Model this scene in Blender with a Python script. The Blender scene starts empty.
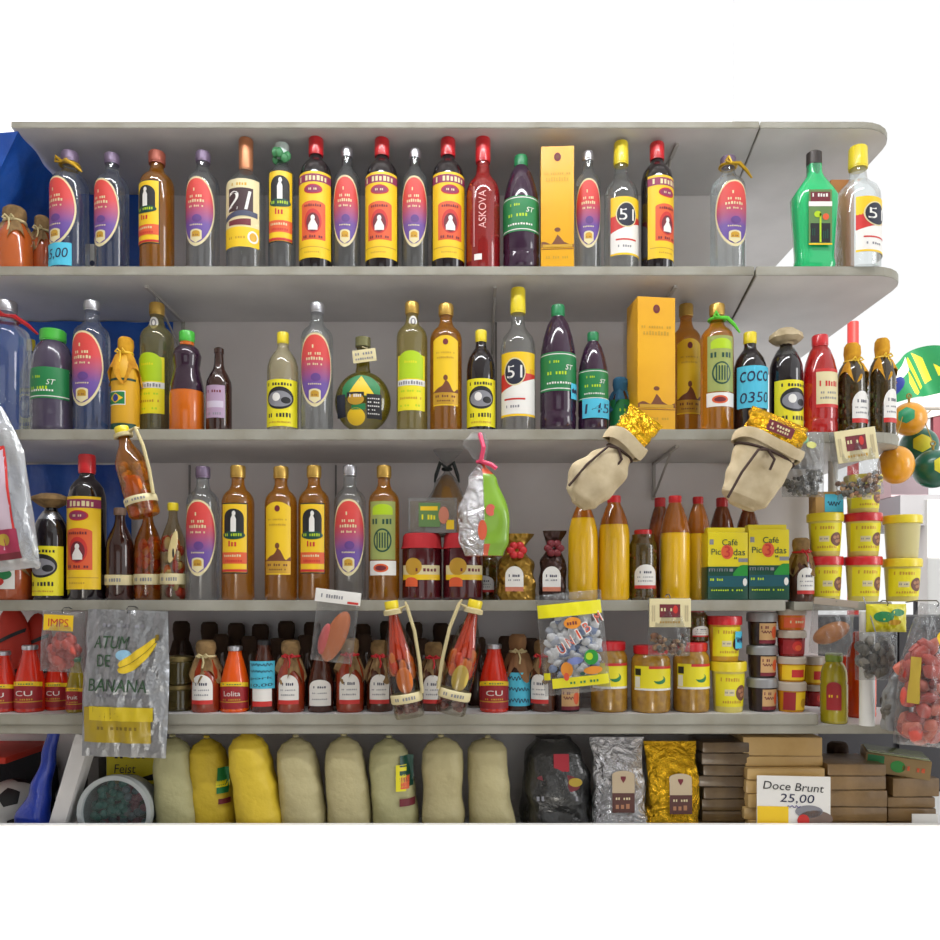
import bpy, bmesh, math, random
from mathutils import Vector, Matrix
from math import sin, cos, pi, sqrt, atan2, radians
C = bpy.context.scene.collection
D = 1.85            # camera to shelf fronts
F = 808.45          # focal length in pixels
CZ = 1.45
def PX(px, Y): return (px - 470) / F * (D + Y)
def PZ(py, Y): return CZ + (600 - py) / F * (D + Y)
def W(w, Y): return w / F * (D + Y)
# ------------------------------------------------------------------ materials
def lin(c):
    r = []
    for v in c:
        v = v / 255.0
        r.append(v / 12.92 if v <= .04045 else ((v + .055) / 1.055) ** 2.4)
    return (r[0], r[1], r[2], 1.0)
_M = {}
def _new(name):
    m = bpy.data.materials.new(name); m.use_nodes = True
    nt = m.node_tree; nt.nodes.clear()
    out = nt.nodes.new('ShaderNodeOutputMaterial')
    return m, nt, out
def _bump(nt, kind, scale, strength, dist=.002):
    tc = nt.nodes.new('ShaderNodeTexCoord')
    if kind == 'noise':
        t = nt.nodes.new('ShaderNodeTexNoise'); t.inputs['Scale'].default_value = scale; t.inputs['Detail'].default_value = 4; o = t.outputs['Fac']
    elif kind == 'crinkle':
        t = nt.nodes.new('ShaderNodeTexNoise'); t.inputs['Scale'].default_value = scale; t.inputs['Detail'].default_value = 6; t.inputs['Distortion'].default_value = 2.2; o = t.outputs['Fac']
    elif kind == 'voronoi':
        t = nt.nodes.new('ShaderNodeTexVoronoi'); t.inputs['Scale'].default_value = scale; o = t.outputs['Distance']
    else:
        t = nt.nodes.new('ShaderNodeTexWave'); t.inputs['Scale'].default_value = scale; t.inputs['Distortion'].default_value = 1.5; o = t.outputs['Fac']
    nt.links.new(tc.outputs['Object'], t.inputs['Vector'])
    b = nt.nodes.new('ShaderNodeBump'); b.inputs['Strength'].default_value = strength; b.inputs['Distance'].default_value = dist
    nt.links.new(o, b.inputs['Height'])
    return b, o, tc
def mat(name, rgb, rough=.5, metal=0, coat=0, bump=None, var=None, sss=0):
    """plain procedural surface; var = (rgb2, scale) mottles the colour"""
    if name in _M: return _M[name]
    m, nt, out = _new(name)
    p = nt.nodes.new('ShaderNodeBsdfPrincipled')
    p.inputs['Base Color'].default_value = lin(rgb); p.inputs['Roughness'].default_value = rough
    p.inputs['Metallic'].default_value = metal; p.inputs['Coat Weight'].default_value = coat
    if bump:
        b, o, tc = _bump(nt, *bump); nt.links.new(b.outputs['Normal'], p.inputs['Normal'])
    if var:
        tc = nt.nodes.new('ShaderNodeTexCoord')
        t = nt.nodes.new('ShaderNodeTexNoise'); t.inputs['Scale'].default_value = var[1]; t.inputs['Detail'].default_value = 5
        nt.links.new(tc.outputs['Object'], t.inputs['Vector'])
        r = nt.nodes.new('ShaderNodeValToRGB')
        r.color_ramp.elements[0].color = lin(rgb); r.color_ramp.elements[1].color = lin(var[0])
        r.color_ramp.elements[0].position = .38; r.color_ramp.elements[1].position = .66
        nt.links.new(t.outputs['Fac'], r.inputs['Fac']); nt.links.new(r.outputs['Color'], p.inputs['Base Color'])
    nt.links.new(p.outputs[0], out.inputs[0])
    _M[name] = m; return m
def glass(name, tint, clear=.5, ior=1.3, rough=.02, diff=0.0, diffc=None):
    if name in _M: return _M[name]
    m, nt, out = _new(name)
    g = nt.nodes.new('ShaderNodeBsdfGlass'); g.inputs['Color'].default_value = lin(tint); g.inputs['IOR'].default_value = ior; g.inputs['Roughness'].default_value = rough
    t = nt.nodes.new('ShaderNodeBsdfTransparent'); t.inputs['Color'].default_value = lin(tint)
    x = nt.nodes.new('ShaderNodeMixShader'); x.inputs[0].default_value = clear
    nt.links.new(g.outputs[0], x.inputs[1]); nt.links.new(t.outputs[0], x.inputs[2])
    last = x
    if diff > 0:
        d = nt.nodes.new('ShaderNodeBsdfPrincipled'); d.inputs['Base Color'].default_value = lin(diffc or tint); d.inputs['Roughness'].default_value = .12
        y = nt.nodes.new('ShaderNodeMixShader'); y.inputs[0].default_value = diff
        nt.links.new(x.outputs[0], y.inputs[1]); nt.links.new(d.outputs[0], y.inputs[2]); last = y
    fr = nt.nodes.new('ShaderNodeFresnel'); fr.inputs['IOR'].default_value = 1.7
    gl = nt.nodes.new('ShaderNodeBsdfGlossy'); gl.inputs['Roughness'].default_value = .06
    ge = nt.nodes.new('ShaderNodeNewGeometry'); sb = nt.nodes.new('ShaderNodeMath'); sb.operation = 'SUBTRACT'; sb.inputs[0].default_value = 1; nt.links.new(ge.outputs['Backfacing'], sb.inputs[1])
    mu = nt.nodes.new('ShaderNodeMath'); mu.operation = 'MULTIPLY'; nt.links.new(fr.outputs[0], mu.inputs[0]); nt.links.new(sb.outputs[0], mu.inputs[1])
    k = nt.nodes.new('ShaderNodeMixShader')
    nt.links.new(mu.outputs[0], k.inputs[0]); nt.links.new(last.outputs[0], k.inputs[1]); nt.links.new(gl.outputs[0], k.inputs[2]); last = k
    nt.links.new(last.outputs[0], out.inputs[0])
    _M[name] = m; return m
def film(name, tint=(235, 235, 235), fac=.25, rough=.12, scale=30, white=.0):
    """clear wrapping film with creases"""
    if name in _M: return _M[name]
    m, nt, out = _new(name)
    t = nt.nodes.new('ShaderNodeBsdfTransparent'); t.inputs['Color'].default_value = lin(tint)
    g = nt.nodes.new('ShaderNodeBsdfPrincipled'); g.inputs['Base Color'].default_value = lin((225, 228, 230)); g.inputs['Roughness'].default_value = rough
    g.inputs['Metallic'].default_value = .35
    b, o, tc = _bump(nt, 'noise', scale, .9, .01)
    nt.links.new(b.outputs['Normal'], g.inputs['Normal'])
    lw = nt.nodes.new('ShaderNodeLayerWeight'); lw.inputs['Blend'].default_value = .35
    nt.links.new(b.outputs['Normal'], lw.inputs['Normal'])
    ma = nt.nodes.new('ShaderNodeMath'); ma.operation = 'MULTIPLY_ADD'; ma.inputs[1].default_value = .42; ma.inputs[2].default_value = fac; ma.use_clamp = True
    nt.links.new(lw.outputs['Facing'], ma.inputs[0])
    x = nt.nodes.new('ShaderNodeMixShader')
    nt.links.new(ma.outputs[0], x.inputs[0]); nt.links.new(t.outputs[0], x.inputs[1]); nt.links.new(g.outputs[0], x.inputs[2])
    nt.links.new(x.outputs[0], out.inputs[0])
    _M[name] = m; return m
def ramp_z(name, stops, rough=.45):
    """printed colour blend along the label's own height"""
    if name in _M: return _M[name]
    m, nt, out = _new(name)
    p = nt.nodes.new('ShaderNodeBsdfPrincipled'); p.inputs['Roughness'].default_value = rough
    tc = nt.nodes.new('ShaderNodeTexCoord'); sp = nt.nodes.new('ShaderNodeSeparateXYZ')
    nt.links.new(tc.outputs['Object'], sp.inputs[0])
    r = nt.nodes.new('ShaderNodeValToRGB')
    z0, z1 = stops[0][0], stops[-1][0]
    mr = nt.nodes.new('ShaderNodeMapRange'); mr.inputs['From Min'].default_value = z0; mr.inputs['From Max'].default_value = z1
    nt.links.new(sp.outputs['Z'], mr.inputs[0]); nt.links.new(mr.outputs[0], r.inputs['Fac'])
    e = r.color_ramp.elements
    e[0].position = 0; e[0].color = lin(stops[0][1]); e[1].position = 1; e[1].color = lin(stops[-1][1])
    for z, c in stops[1:-1]:
        k = e.new((z - z0) / (z1 - z0)); k.color = lin(c)
    nt.links.new(r.outputs['Color'], p.inputs['Base Color']); nt.links.new(p.outputs[0], out.inputs[0])
    _M[name] = m; return m
# ------------------------------------------------------------------ mesh builder
class MB:
    def __init__(s): s.v = []; s.f = []; s.m = []; s.mats = []
    def mi(s, m):
        if m not in s.mats: s.mats.append(m)
        return s.mats.index(m)
    def add(s, vs, fs, m):
        b = len(s.v); k = s.mi(m); s.v += [tuple(v) for v in vs]
        for f in fs: s.f.append(tuple(i + b for i in f)); s.m.append(k)
    def box(s, x0, x1, y0, y1, z0, z1, m, bev=0, M=None):
        bm = bmesh.new()
        vs = [bm.verts.new((x, y, z)) for x in (x0, x1) for y in (y0, y1) for z in (z0, z1)]
        for f in ((0, 1, 3, 2), (4, 6, 7, 5), (0, 4, 5, 1), (2, 3, 7, 6), (0, 2, 6, 4), (1, 5, 7, 3)): bm.faces.new([vs[i] for i in f])
        if bev: bmesh.ops.bevel(bm, geom=bm.edges[:], offset=bev, segments=2, profile=.7, affect='EDGES')
        if M: bmesh.ops.transform(bm, matrix=M, verts=bm.verts)
        bm.verts.index_update()
        s.add([v.co[:] for v in bm.verts], [[v.index for v in f.verts] for f in bm.faces], m); bm.free()
    def lathe(s, pr, m, seg=28, mod=None, M=None):
        vs = []; fs = []; rings = []
        for i, (r, z) in enumerate(pr):
            if r <= 1e-6: rings.append([len(vs)]); vs.append((0, 0, z))
            else:
                idx = []
                for k in range(seg):
                    a = 2 * pi * k / seg; rr, zz = (r, z) if not mod else mod(r, z, a, i)
                    idx.append(len(vs)); vs.append((rr * sin(a), -rr * cos(a), zz))
                rings.append(idx)
        for a, b in zip(rings, rings[1:]):
            for k in range(seg):
                k2 = (k + 1) % seg
                if len(a) == 1 and len(b) == 1: continue
                if len(a) == 1: fs.append((a[0], b[k2], b[k]))
                elif len(b) == 1: fs.append((a[k], a[k2], b[0]))
                else: fs.append((a[k], a[k2], b[k2], b[k]))
        if M: vs = [(M @ Vector(v))[:] for v in vs]
        s.add(vs, fs, m)
    def ell(s, c, r, m, seg=12, rings=8, M=None, wob=0, rnd=None):
        pr = [(sin(pi * i / rings), -cos(pi * i / rings)) for i in range(rings + 1)]
        pr[0] = (0, -1); pr[-1] = (0, 1)
        k = MB(); k.lathe(pr, m, seg)
        vs = []
        for v in k.v:
            q = Vector((v[0] * r[0], v[1] * r[1], v[2] * r[2]))
            if wob: q *= 1 + wob * sin(v[0] * 4 + c[0] * 91) * sin(v[2] * 5 + c[2] * 77)
            if M: q = M @ q
            vs.append((q + Vector(c))[:])
        s.add(vs, k.f, m)
    def tube(s, pts, r, m, seg=8, closed=False):
        P = [Vector(p) for p in pts]; n = len(P); vs = []; fs = []
        up = Vector((.13, .27, .95)); N = None
        for i in range(n):
            if closed: t = P[(i + 1) % n] - P[i - 1]
            else: t = P[min(i + 1, n - 1)] - P[max(i - 1, 0)]
            t.normalize()
            if N is None: N = t.cross(up) if abs(t.dot(up)) < .95 else t.cross(Vector((1, 0, 0)))
            N = (N - t * N.dot(t)).normalized(); B = t.cross(N)
            rr = r[i] if isinstance(r, (list, tuple)) else r
            for k in range(seg):
                a = 2 * pi * k / seg; vs.append((P[i] + N * rr * cos(a) + B * rr * sin(a))[:])
        for i in range(n if closed else n - 1):
            j = (i + 1) % n
            for k in range(seg): fs.append((i * seg + k, i * seg + (k + 1) % seg, j * seg + (k + 1) % seg, j * seg + k))
        if not closed:
            fs.append(tuple(range(seg))[::-1]); fs.append(tuple((n - 1) * seg + k for k in range(seg)))
        s.add(vs, fs, m)
    def loft(s, rings, m, cap=True):
        n = len(rings[0]); vs = [p for r in rings for p in r]; fs = []
        for i in range(len(rings) - 1):
            for k in range(n): fs.append((i * n + k, i * n + (k + 1) % n, (i + 1) * n + (k + 1) % n, (i + 1) * n + k))
        if cap:
            fs.append(tuple(range(n))[::-1]); fs.append(tuple((len(rings) - 1) * n + k for k in range(n)))
        s.add(vs, fs, m)
    def surf(s, fn, nu, nv, m):
        vs = [fn(i / nu, j / nv) for j in range(nv + 1) for i in range(nu + 1)]
        fs = [(j * (nu + 1) + i, j * (nu + 1) + i + 1, (j + 1) * (nu + 1) + i + 1, (j + 1) * (nu + 1) + i) for j in range(nv) for i in range(nu)]
        s.add(vs, fs, m)
    def prism(s, poly, z0, z1, m):
        n = len(poly); vs = [(x, y, z0) for x, y in poly] + [(x, y, z1) for x, y in poly]
        s.add(vs, [tuple(range(n))[::-1], tuple(range(n, 2 * n))] + [(i, (i + 1) % n, n + (i + 1) % n, n + i) for i in range(n)], m)
    def build(s, name, parent=None, loc=(0, 0, 0), rot=(0, 0, 0), sharp=.7, smooth=True):
        me = bpy.data.meshes.new(name); me.from_pydata(s.v, [], s.f)
        for m in s.mats: me.materials.append(m)
        me.polygons.foreach_set('material_index', s.m)
        if smooth:
            me.shade_smooth()
            try: me.set_sharp_from_angle(angle=sharp)
            except Exception: pass
        me.update()
        o = bpy.data.objects.new(name, me); C.objects.link(o); o.location = loc; o.rotation_euler = rot
        if parent: o.parent = parent
        return o
def tag(o, label, cat, group=None):
    o['label'] = label; o['category'] = cat
    if group: o['group'] = group
    elif 'group' in o: del o['group']
    return o
def thing(name, loc=(0, 0, 0), rot=(0, 0, 0)):
    o = bpy.data.objects.new(name, None); o.empty_display_size = .05; C.objects.link(o)
    o.location = loc; o.rotation_euler = rot; return o
def copy_tree(o, parent=None):
    c = o.copy(); C.objects.link(c)
    if parent: c.parent = parent
    for ch in list(o.children): copy_tree(ch, c)
    return c
def struct(o): o['kind'] = 'structure'; return o
# ------------------------------------------------------------------ printed labels
_T = {}
def text_mesh(s):
    if s in _T: return _T[s]
    cu = bpy.data.curves.new('lettering', 'FONT'); cu.body = s; cu.size = 1; cu.resolution_u = 3; cu.offset = 0
    o = bpy.data.objects.new('lettering', cu)
    me = bpy.data.meshes.new_from_object(o)
    vs = [v.co[:] for v in me.vertices]; fs = [tuple(p.vertices) for p in me.polygons]
    bpy.data.objects.remove(o); bpy.data.curves.remove(cu); bpy.data.meshes.remove(me)
    x0 = min(v[0] for v in vs); x1 = max(v[0] for v in vs); y0 = min(v[1] for v in vs); y1 = max(v[1] for v in vs)
    vs = [((v[0] - (x0 + x1) / 2), (v[1] - (y0 + y1) / 2)) for v in vs]
    _T[s] = (vs, fs, x1 - x0, y1 - y0); return _T[s]
def _fn(q): return q if callable(q) else (lambda x: q)
class Lab:
    """flat artwork in (x, z), carried onto a surface by mapf(x, z, lift)"""
    def __init__(s, mapf): s.mb = MB(); s.map = mapf
    def strip(s, xs, bot, top, m, L, nz=1):
        vs = []; fs = []; n = len(xs)
        for j in range(nz + 1):
            for x in xs:
                b, t = bot(x), top(x); vs.append(s.map(x, b + (t - b) * j / nz, L))
        for j in range(nz):
            for i in range(n - 1): fs.append((j * n + i, j * n + i + 1, (j + 1) * n + i + 1, (j + 1) * n + i))
        s.mb.add(vs, fs, m)
    def rect(s, x0, x1, z0, z1, m, L=0, nx=10, nz=None):
        nz = nz or max(1, int(abs(z1 - z0) / .012))
        s.strip([x0 + (x1 - x0) * i / nx for i in range(nx + 1)], _fn(z0), _fn(z1), m, L, nz)
    def ell(s, cx, cz, rx, rz, m, L=0, n=14, nz=1):
        xs = [cx - rx * cos(pi * i / n) for i in range(n + 1)]
        h = lambda x: rz * sqrt(max(0, 1 - ((x - cx) / rx) ** 2)); nz = max(nz, int(rz / .006))
        s.strip(xs, lambda x: cz - h(x), lambda x: cz + h(x), m, L, nz)
    def arch(s, cx, z0, z1, w, rise, m, L=0, n=12):
        xs = [cx - w / 2 * cos(pi * i / n) for i in range(n + 1)]
        s.strip(xs, _fn(z0), lambda x: z1 - rise + rise * sqrt(max(0, 1 - ((x - cx) / (w / 2)) ** 2)), m, L, max(1, int((z1 - z0) / .012)))
    def text(s, t, cx, cz, m, L=1, w=None, h=None, rot=0, shear=0):
        vs, fs, tw, th = text_mesh(t)
        if w and h: kx, kz = w / tw, h / th
        elif w: kx = kz = w / tw
        else: kx = kz = h / th
        c, d = cos(rot), sin(rot); o = []
        for x, y in vs:
            x = x * kx + shear * y * kz; y = y * kz
            o.append(s.map(cx + x * c - y * d, cz + x * d + y * c, L))
        s.mb.add(o, fs, m)
    def marks(s, cx, cz, w, h, n, m, L=1, seed=1):
        """a row of letter-like dabs for print too small to read in the photo"""
        r = random.Random(seed); st = w / n
        for i in range(n):
            if r.random() < .12: continue
            x = cx - w / 2 + i * st; k = h * (.75 + .25 * r.random())
            s.rect(x, x + st * (.5 + .22 * r.random()), cz - h / 2, cz - h / 2 + k, m, L, 1)
    def scrawl(s, cx, cz, w, h, m, L=1, n=26, seed=1, t=.0009):
        r = random.Random(seed); p = []
        for i in range(n + 1):
            p.append((cx - w / 2 + w * i / n, cz + h / 2 * sin(i * 1.9 + r.random()) * (.5 + .5 * r.random())))
        for (xa, za), (xb, zb) in zip(p, p[1:]):
            dx, dz = xb - xa, zb - za; l = sqrt(dx * dx + dz * dz) or 1; nx, nz = -dz / l * t, dx / l * t
            s.mb.add([s.map(xa + nx, za + nz, L), s.map(xa - nx, za - nz, L), s.map(xb - nx, zb - nz, L), s.map(xb + nx, zb + nz, L)], [(0, 1, 2, 3)], m)
    def build(s, name, parent=None, loc=(0, 0, 0), rot=(0, 0, 0)): return s.mb.build(name, parent, loc, rot)
def on_cyl(R, e=.0006, st=.0003):
    return lambda x, z, L: ((R + e + L * st) * sin(x / R), -(R + e + L * st) * cos(x / R), z)
def on_prof(Rf, e=.0007, st=.0003):
    return lambda x, z, L: ((Rf(z) + e + L * st) * sin(x / Rf(z)), -(Rf(z) + e + L * st) * cos(x / Rf(z)), z)
def on_flat(y=0, st=.0004): return lambda x, z, L: (x, y - L * st - .0006, z)
def interp(pts, t):
    if t <= pts[0][0]: return pts[0][1:]
    for a, b in zip(pts, pts[1:]):
        if t <= b[0]:
            k = (t - a[0]) / (b[0] - a[0] or 1); k = k * k * (3 - 2 * k)
            return tuple(p + (q - p) * k for p, q in zip(a[1:], b[1:]))
    return pts[-1][1:]
def wr(u, v, s=0):
    return (sin(u * 7.3 + s) * sin(v * 5.1 + s * 1.7) + .6 * sin(u * 13.1 + v * 9.7 + s * 2.3) + .4 * sin(u * 23 - v * 19 + s * 3.1)) / 2
# ------------------------------------------------------------------ shared materials
clearg = glass('clear_glass', (240, 244, 245), .62, 1.30, .02, .03, (225, 230, 235))
brightg = glass('bright_glass', (244, 247, 247), .68, 1.25, .02, .02, (228, 232, 235))
amberl = glass('amber_liquor', (244, 200, 112), .60, 1.2, .02, .20, (206, 136, 40))
palel = glass('pale_liquor', (234, 226, 180), .55, 1.18, .02, .16, (186, 172, 104))
darkl = mat('dark_liquor', (26, 20, 24), .08, coat=.6)
purplel = mat('grape_juice', (52, 30, 52), .1, coat=.5)
brownl = glass('brown_glass', (96, 44, 26), .35, 1.3, .03, .45, (70, 30, 20))
redl = glass('red_drink', (222, 66, 62), .35, 1.2, .02, .4, (190, 45, 45))
greenl = mat('green_liqueur', (36, 178, 108), .1, coat=.6)
yellowl = mat('yellow_oil', (226, 178, 24), .22, coat=.5)
orangel = mat('orange_syrup', (196, 98, 20), .12, coat=.5)
white_p = mat('white_print', (226, 224, 220), .5)
cream_p = mat('cream_print', (216, 204, 160), .55)
yel = mat('yellow_print', (232, 192, 28), .45)
lemon = mat('lemon_print', (228, 216, 32), .45)
red_p = mat('red_print', (196, 44, 40), .45)
orange_p = mat('orange_print', (216, 90, 48), .45)
maroon = mat('maroon_print', (110, 32, 44), .5)
purple_p = mat('purple_print', (96, 60, 130), .5)
black_p = mat('black_print', (24, 24, 28), .5)
ink = mat('blue_ink', (28, 32, 70), .6)
gray_p = mat('grey_print', (130, 130, 138), .5)
green_p = mat('green_print', (28, 120, 66), .45)
dgreen_p = mat('dark_green_print', (10, 66, 52), .4)
lime_p = mat('lime_print', (172, 204, 24), .45)
gold_p = mat('gold_print', (196, 152, 50), .4, .3)
blue_note = mat('blue_paper', (74, 184, 214), .65)
redcap = mat('red_plastic', (200, 32, 40), .3, coat=.3)
yelcap = mat('yellow_plastic', (226, 204, 40), .35, coat=.2)
greencap = mat('green_plastic', (30, 128, 78), .35, coat=.2)
limecap = mat('bright_green_plastic', (70, 178, 60), .35, coat=.2)
silver = mat('silver_metal', (190, 190, 196), .28, .85)
goldcap = mat('gold_metal', (202, 164, 84), .3, .7)
copper = mat('copper_cap', (196, 130, 92), .35, .5)
blackcap = mat('black_plastic', (34, 34, 38), .35)
burlap = mat('burlap', (150, 120, 78), .95, bump=('wave', 260, .5, .001), var=((118, 92, 58), 60))
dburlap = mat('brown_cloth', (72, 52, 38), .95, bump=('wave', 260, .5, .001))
canvas = mat('cotton_canvas', (206, 190, 158), .95, bump=('wave', 300, .5, .001), var=((186, 168, 134), 25))
yelcloth = mat('yellow_cloth', (206, 152, 28), .9, bump=('noise', 90, .6, .002), var=((176, 118, 16), 40))
rope_m = mat('cream_rope', (206, 192, 146), .9, bump=('wave', 200, .6, .001))
ribbon_r = mat('red_ribbon', (188, 30, 38), .45)
goldfoil = mat('gold_foil', (224, 176, 40), .2, .95, bump=('crinkle', 26, 1, .03))
silverfoil = mat('silver_foil', (206, 206, 210), .18, .95, bump=('crinkle', 26, 1, .035))
filmm = film('clear_film', fac=.04)
filmh = film('heavy_film', fac=.06, scale=45)
# ------------------------------------------------------------------ bottle kinds
PROF = {
 'std': [(0, 0), (.9, 0), (1, .02), (1, .70), (.985, .735), (.92, .768), (.76, .797), (.54, .82), (.43, .85), (.39, .87), (.38, .945), (0, .945)],
 'dark': [(0, 0), (.93, 0), (1, .02), (1, .66), (.97, .715), (.87, .77), (.66, .81), (.45, .835), (.37, .865), (.37, .93), (0, .93)],
 '51': [(0, 0), (.93, 0), (1, .02), (1, .56), (.97, .61), (.84, .66), (.58, .70), (.42, .735), (.35, .82), (.35, .9), (0, .9)],
 '21': [(0, 0), (.93, 0), (1, .02), (1, .60), (.95, .65), (.8, .69), (.55, .725), (.36, .76), (.30, .80), (.30, .88), (0, .88)],
 'pet': [(0, 0), (.8, 0), (.96, .02), (1, .05), (1, .13), (.96, .15), (1, .17), (1, .56), (.95, .64), (.82, .74), (.6, .845), (.40, .895), (.34, .915), (.34, .95), (0, .95)],
 'small': [(0, 0), (.92, 0), (1, .025), (1, .60), (.97, .66), (.84, .73), (.6, .79), (.42, .825), (.36, .86), (.35, .94), (0, .94)],
 'vase': [(0, 0), (.92, 0), (1, .02), (1, .25), (1, .34), (.93, .46), (.78, .57), (.70, .64), (.76, .71), (.80, .76), (.68, .82), (.42, .86), (.38, .95), (0, .95)],
 'long': [(0, 0), (.92, 0), (1, .025), (1, .53), (.95, .60), (.72, .68), (.48, .74), (.38, .80), (.33, .93), (.38, .935), (.38, .985), (.25, 1), (0, .97)],
 'juice': [(0, 0), (.9, 0), (.98, .02), (1, .05), (.97, .08), (1, .11), (.97, .14), (1, .17), (1, .55), (.94, .57), (.98, .62), (.93, .74), (.8, .82), (.62, .87), (.55, .885), (.55, .93), (0, .93)],
 'oil': [(0, 0), (.9, 0), (1, .02), (1, .60), (.96, .68), (.80, .78), (.58, .87), (.43, .915), (.40, .93), (.40, .96), (0, .96)],
 'jar': [(0, 0), (.9, 0), (.98, .02), (1, .05), (1, .74), (.97, .80), (.86, .85), (.82, .87), (.82, .93), (0, .93)],
 'bjar': [(0, 0), (.92, 0), (1, .03), (1, .50), (.93, .58), (.70, .69), (.56, .76), (.54, .95), (0, .95)],
 'sauce': [(0, 0), (.92, 0), (1, .02), (1, .42), (.97, .48), (.82, .62), (.62, .78), (.48, .88), (.46, .96), (0, .96)],
 'fruit': [(0, 0), (.92, 0), (1, .02), (1, .56), (.94, .63), (.7, .72), (.45, .80), (.36, .86), (.34, .95), (0, .95)],
}
def rad(prof, R, H):
    P = PROF[prof]
    def f(z):
        z = z / H
        for a, b in zip(P[1:], P[2:]):
            if z <= b[1] and b[1] > a[1]: return R * (a[0] + (b[0] - a[0]) * (z - a[1]) / (b[1] - a[1]))
        return R * .3
    return f
def cap_shape(mb, R, H, r, z0, m, rib=True, z1=1.0, rt=None):
    rt = rt or r
    pr = [(0, z0 * H), (r * R, z0 * H), (r * R, (z0 + .012) * H), (r * R * 1.04, (z0 + .014) * H), (rt * R * 1.04, (z1 - .012) * H), (rt * R * .94, z1 * H), (0, z1 * H)]
    mb.lathe(pr, m, 28, (lambda a_, z, a, i: (a_ * (1 + .02 * (int(a / (2 * pi) * 28 + .5) % 2)), z)) if rib else None)
def bottle(name, prof, R, H, body, cap=None, liquid=None, art=None, bname='glass_body', seg=32, cap_label=None):
    """cap=(r, z0, material[, z1, r_top]); liquid=(material, fill fraction); art(lab, R, H)"""
    root = thing(name)
    b = MB(); b.lathe([(r * R, z * H) for r, z in PROF[prof]], body, seg); b.build(bname, root)
    if liquid:
        f = rad(prof, R, H); l = MB(); top = liquid[1]
        zs = [.012 + (top - .012) * i / 12 for i in range(13)]
        l.lathe([(0, .012 * H), (f(.03 * H) * .88, .012 * H)] + [(f(z * H) * .94, z * H) for z in zs[1:]] + [(0, top * H)], liquid[0], seg); l.build('liquid', root)
    if cap:
        c = MB(); cap_shape(c, R, H, *([cap[0], cap[1], cap[2], True] + list(cap[3:]))); c.build('cap', root)
    if art:
        lab = Lab(on_prof(rad(prof, R, H))); art(lab, R, H); lab.build('label', root)
    root['R0'] = R; root['H0'] = H
    return root
# ---- artwork
oval_ramp = ramp_z('red_to_violet_print', [(.07, (92, 70, 150)), (.115, (104, 74, 150)), (.15, (168, 76, 110)), (.18, (206, 66, 66)), (.23, (212, 70, 62))])
def art_oval(l, R, H):
    def shape(w, zb, zm, zt, m, L, n=18):
        xs = [-w * cos(pi * i / n) for i in range(n + 1)]
        top = lambda x: zm + (zt - zm) * max(0, 1 - abs(x / w) ** 2.2) ** .5
        bot = lambda x: zm - (zm - zb) * max(0, 1 - abs(x / w) ** 1.8) ** .62
        l.strip(xs, bot, top, m, L, 6)
    shape(.043, .056, .15, .237, cream_p, 0); shape(.0395, .064, .15, .232, oval_ramp, 1)
    l.marks(0, .203, .012, .008, 2, cream_p, 3, 2); l.marks(0, .186, .030, .007, 6, cream_p, 3, 3); l.marks(0, .174, .040, .008, 7, cream_p, 3, 4)
    l.marks(0, .160, .034, .005, 8, cream_p, 3, 5); l.ell(.002, .128, .011, .010, purple_p, 3)
    l.marks(0, .112, .03, .004, 7, cream_p, 3, 6)
    l.arch(0, .076, .100, .026, .006, cream_p, 4); l.arch(0, .080, .096, .018, .006, gold_p, 5); l.marks(0, .085, .012, .004, 4, maroon, 6, 7)
    l.strip([-.013, -.006, 0, .006, .013], lambda x: .064 + abs(x) * .8, lambda x: .077, cream_p, 4)
def art_figure(l, R, H):
    l.rect(-.032, .032, .062, .228, black_p, 0, 14); l.rect(-.030, .030, .065, .225, yel, 1, 14)
    l.arch(0, .150, .214, .046, .022, black_p, 2); l.strip([-.006, -.002, 0, .003, .006], _fn(.160), lambda x: .205 - abs(x) * 2.5, white_p, 3)
    l.ell(.001, .203, .004, .006, white_p, 4); l.ell(0, .152, .026, .010, dgreen_p, 3); l.marks(0, .153, .040, .007, 8, lime_p, 4, 3)
    l.marks(-.001, .132, .02, .013, 3, red_p, 3, 8); l.rect(-.030, .030, .085, .112, orange_p, 2, 14); l.marks(0, .104, .046, .006, 9, cream_p, 3, 9)
    l.marks(0, .092, .04, .006, 8, red_p, 3, 10); l.rect(-.030, .030, .066, .072, red_p, 3, 14)
def art_mountain(l, R, H):
    top = lambda x: .232 - .012 * (abs(x) / .031) ** 2
    xs = [-.031 + .062 * i / 16 for i in range(17)]
    l.strip(xs, _fn(.060), top, yel, 0); l.ell(0, .216, .006, .0075, maroon, 1); l.marks(0, .19, .044, .004, 11, gold_p, 1, 3); l.marks(0, .178, .040, .005, 9, gold_p, 1, 4)
    brown = mat('brown_print', (112, 62, 34), .5)
    l.ell(0, .128, .005, .007, brown, 1)
    mtn = lambda x: .098 + .024 * max(0, 1 - abs(x) / .018) + .004 * sin(x * 260)
    l.strip(xs, _fn(.092), mtn, brown, 1); l.rect(-.031, .031, .063, .092, gold_p, 1, 14); l.marks(0, .083, .048, .006, 9, brown, 2, 5); l.marks(0, .072, .04, .004, 10, brown, 2, 6)
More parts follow.
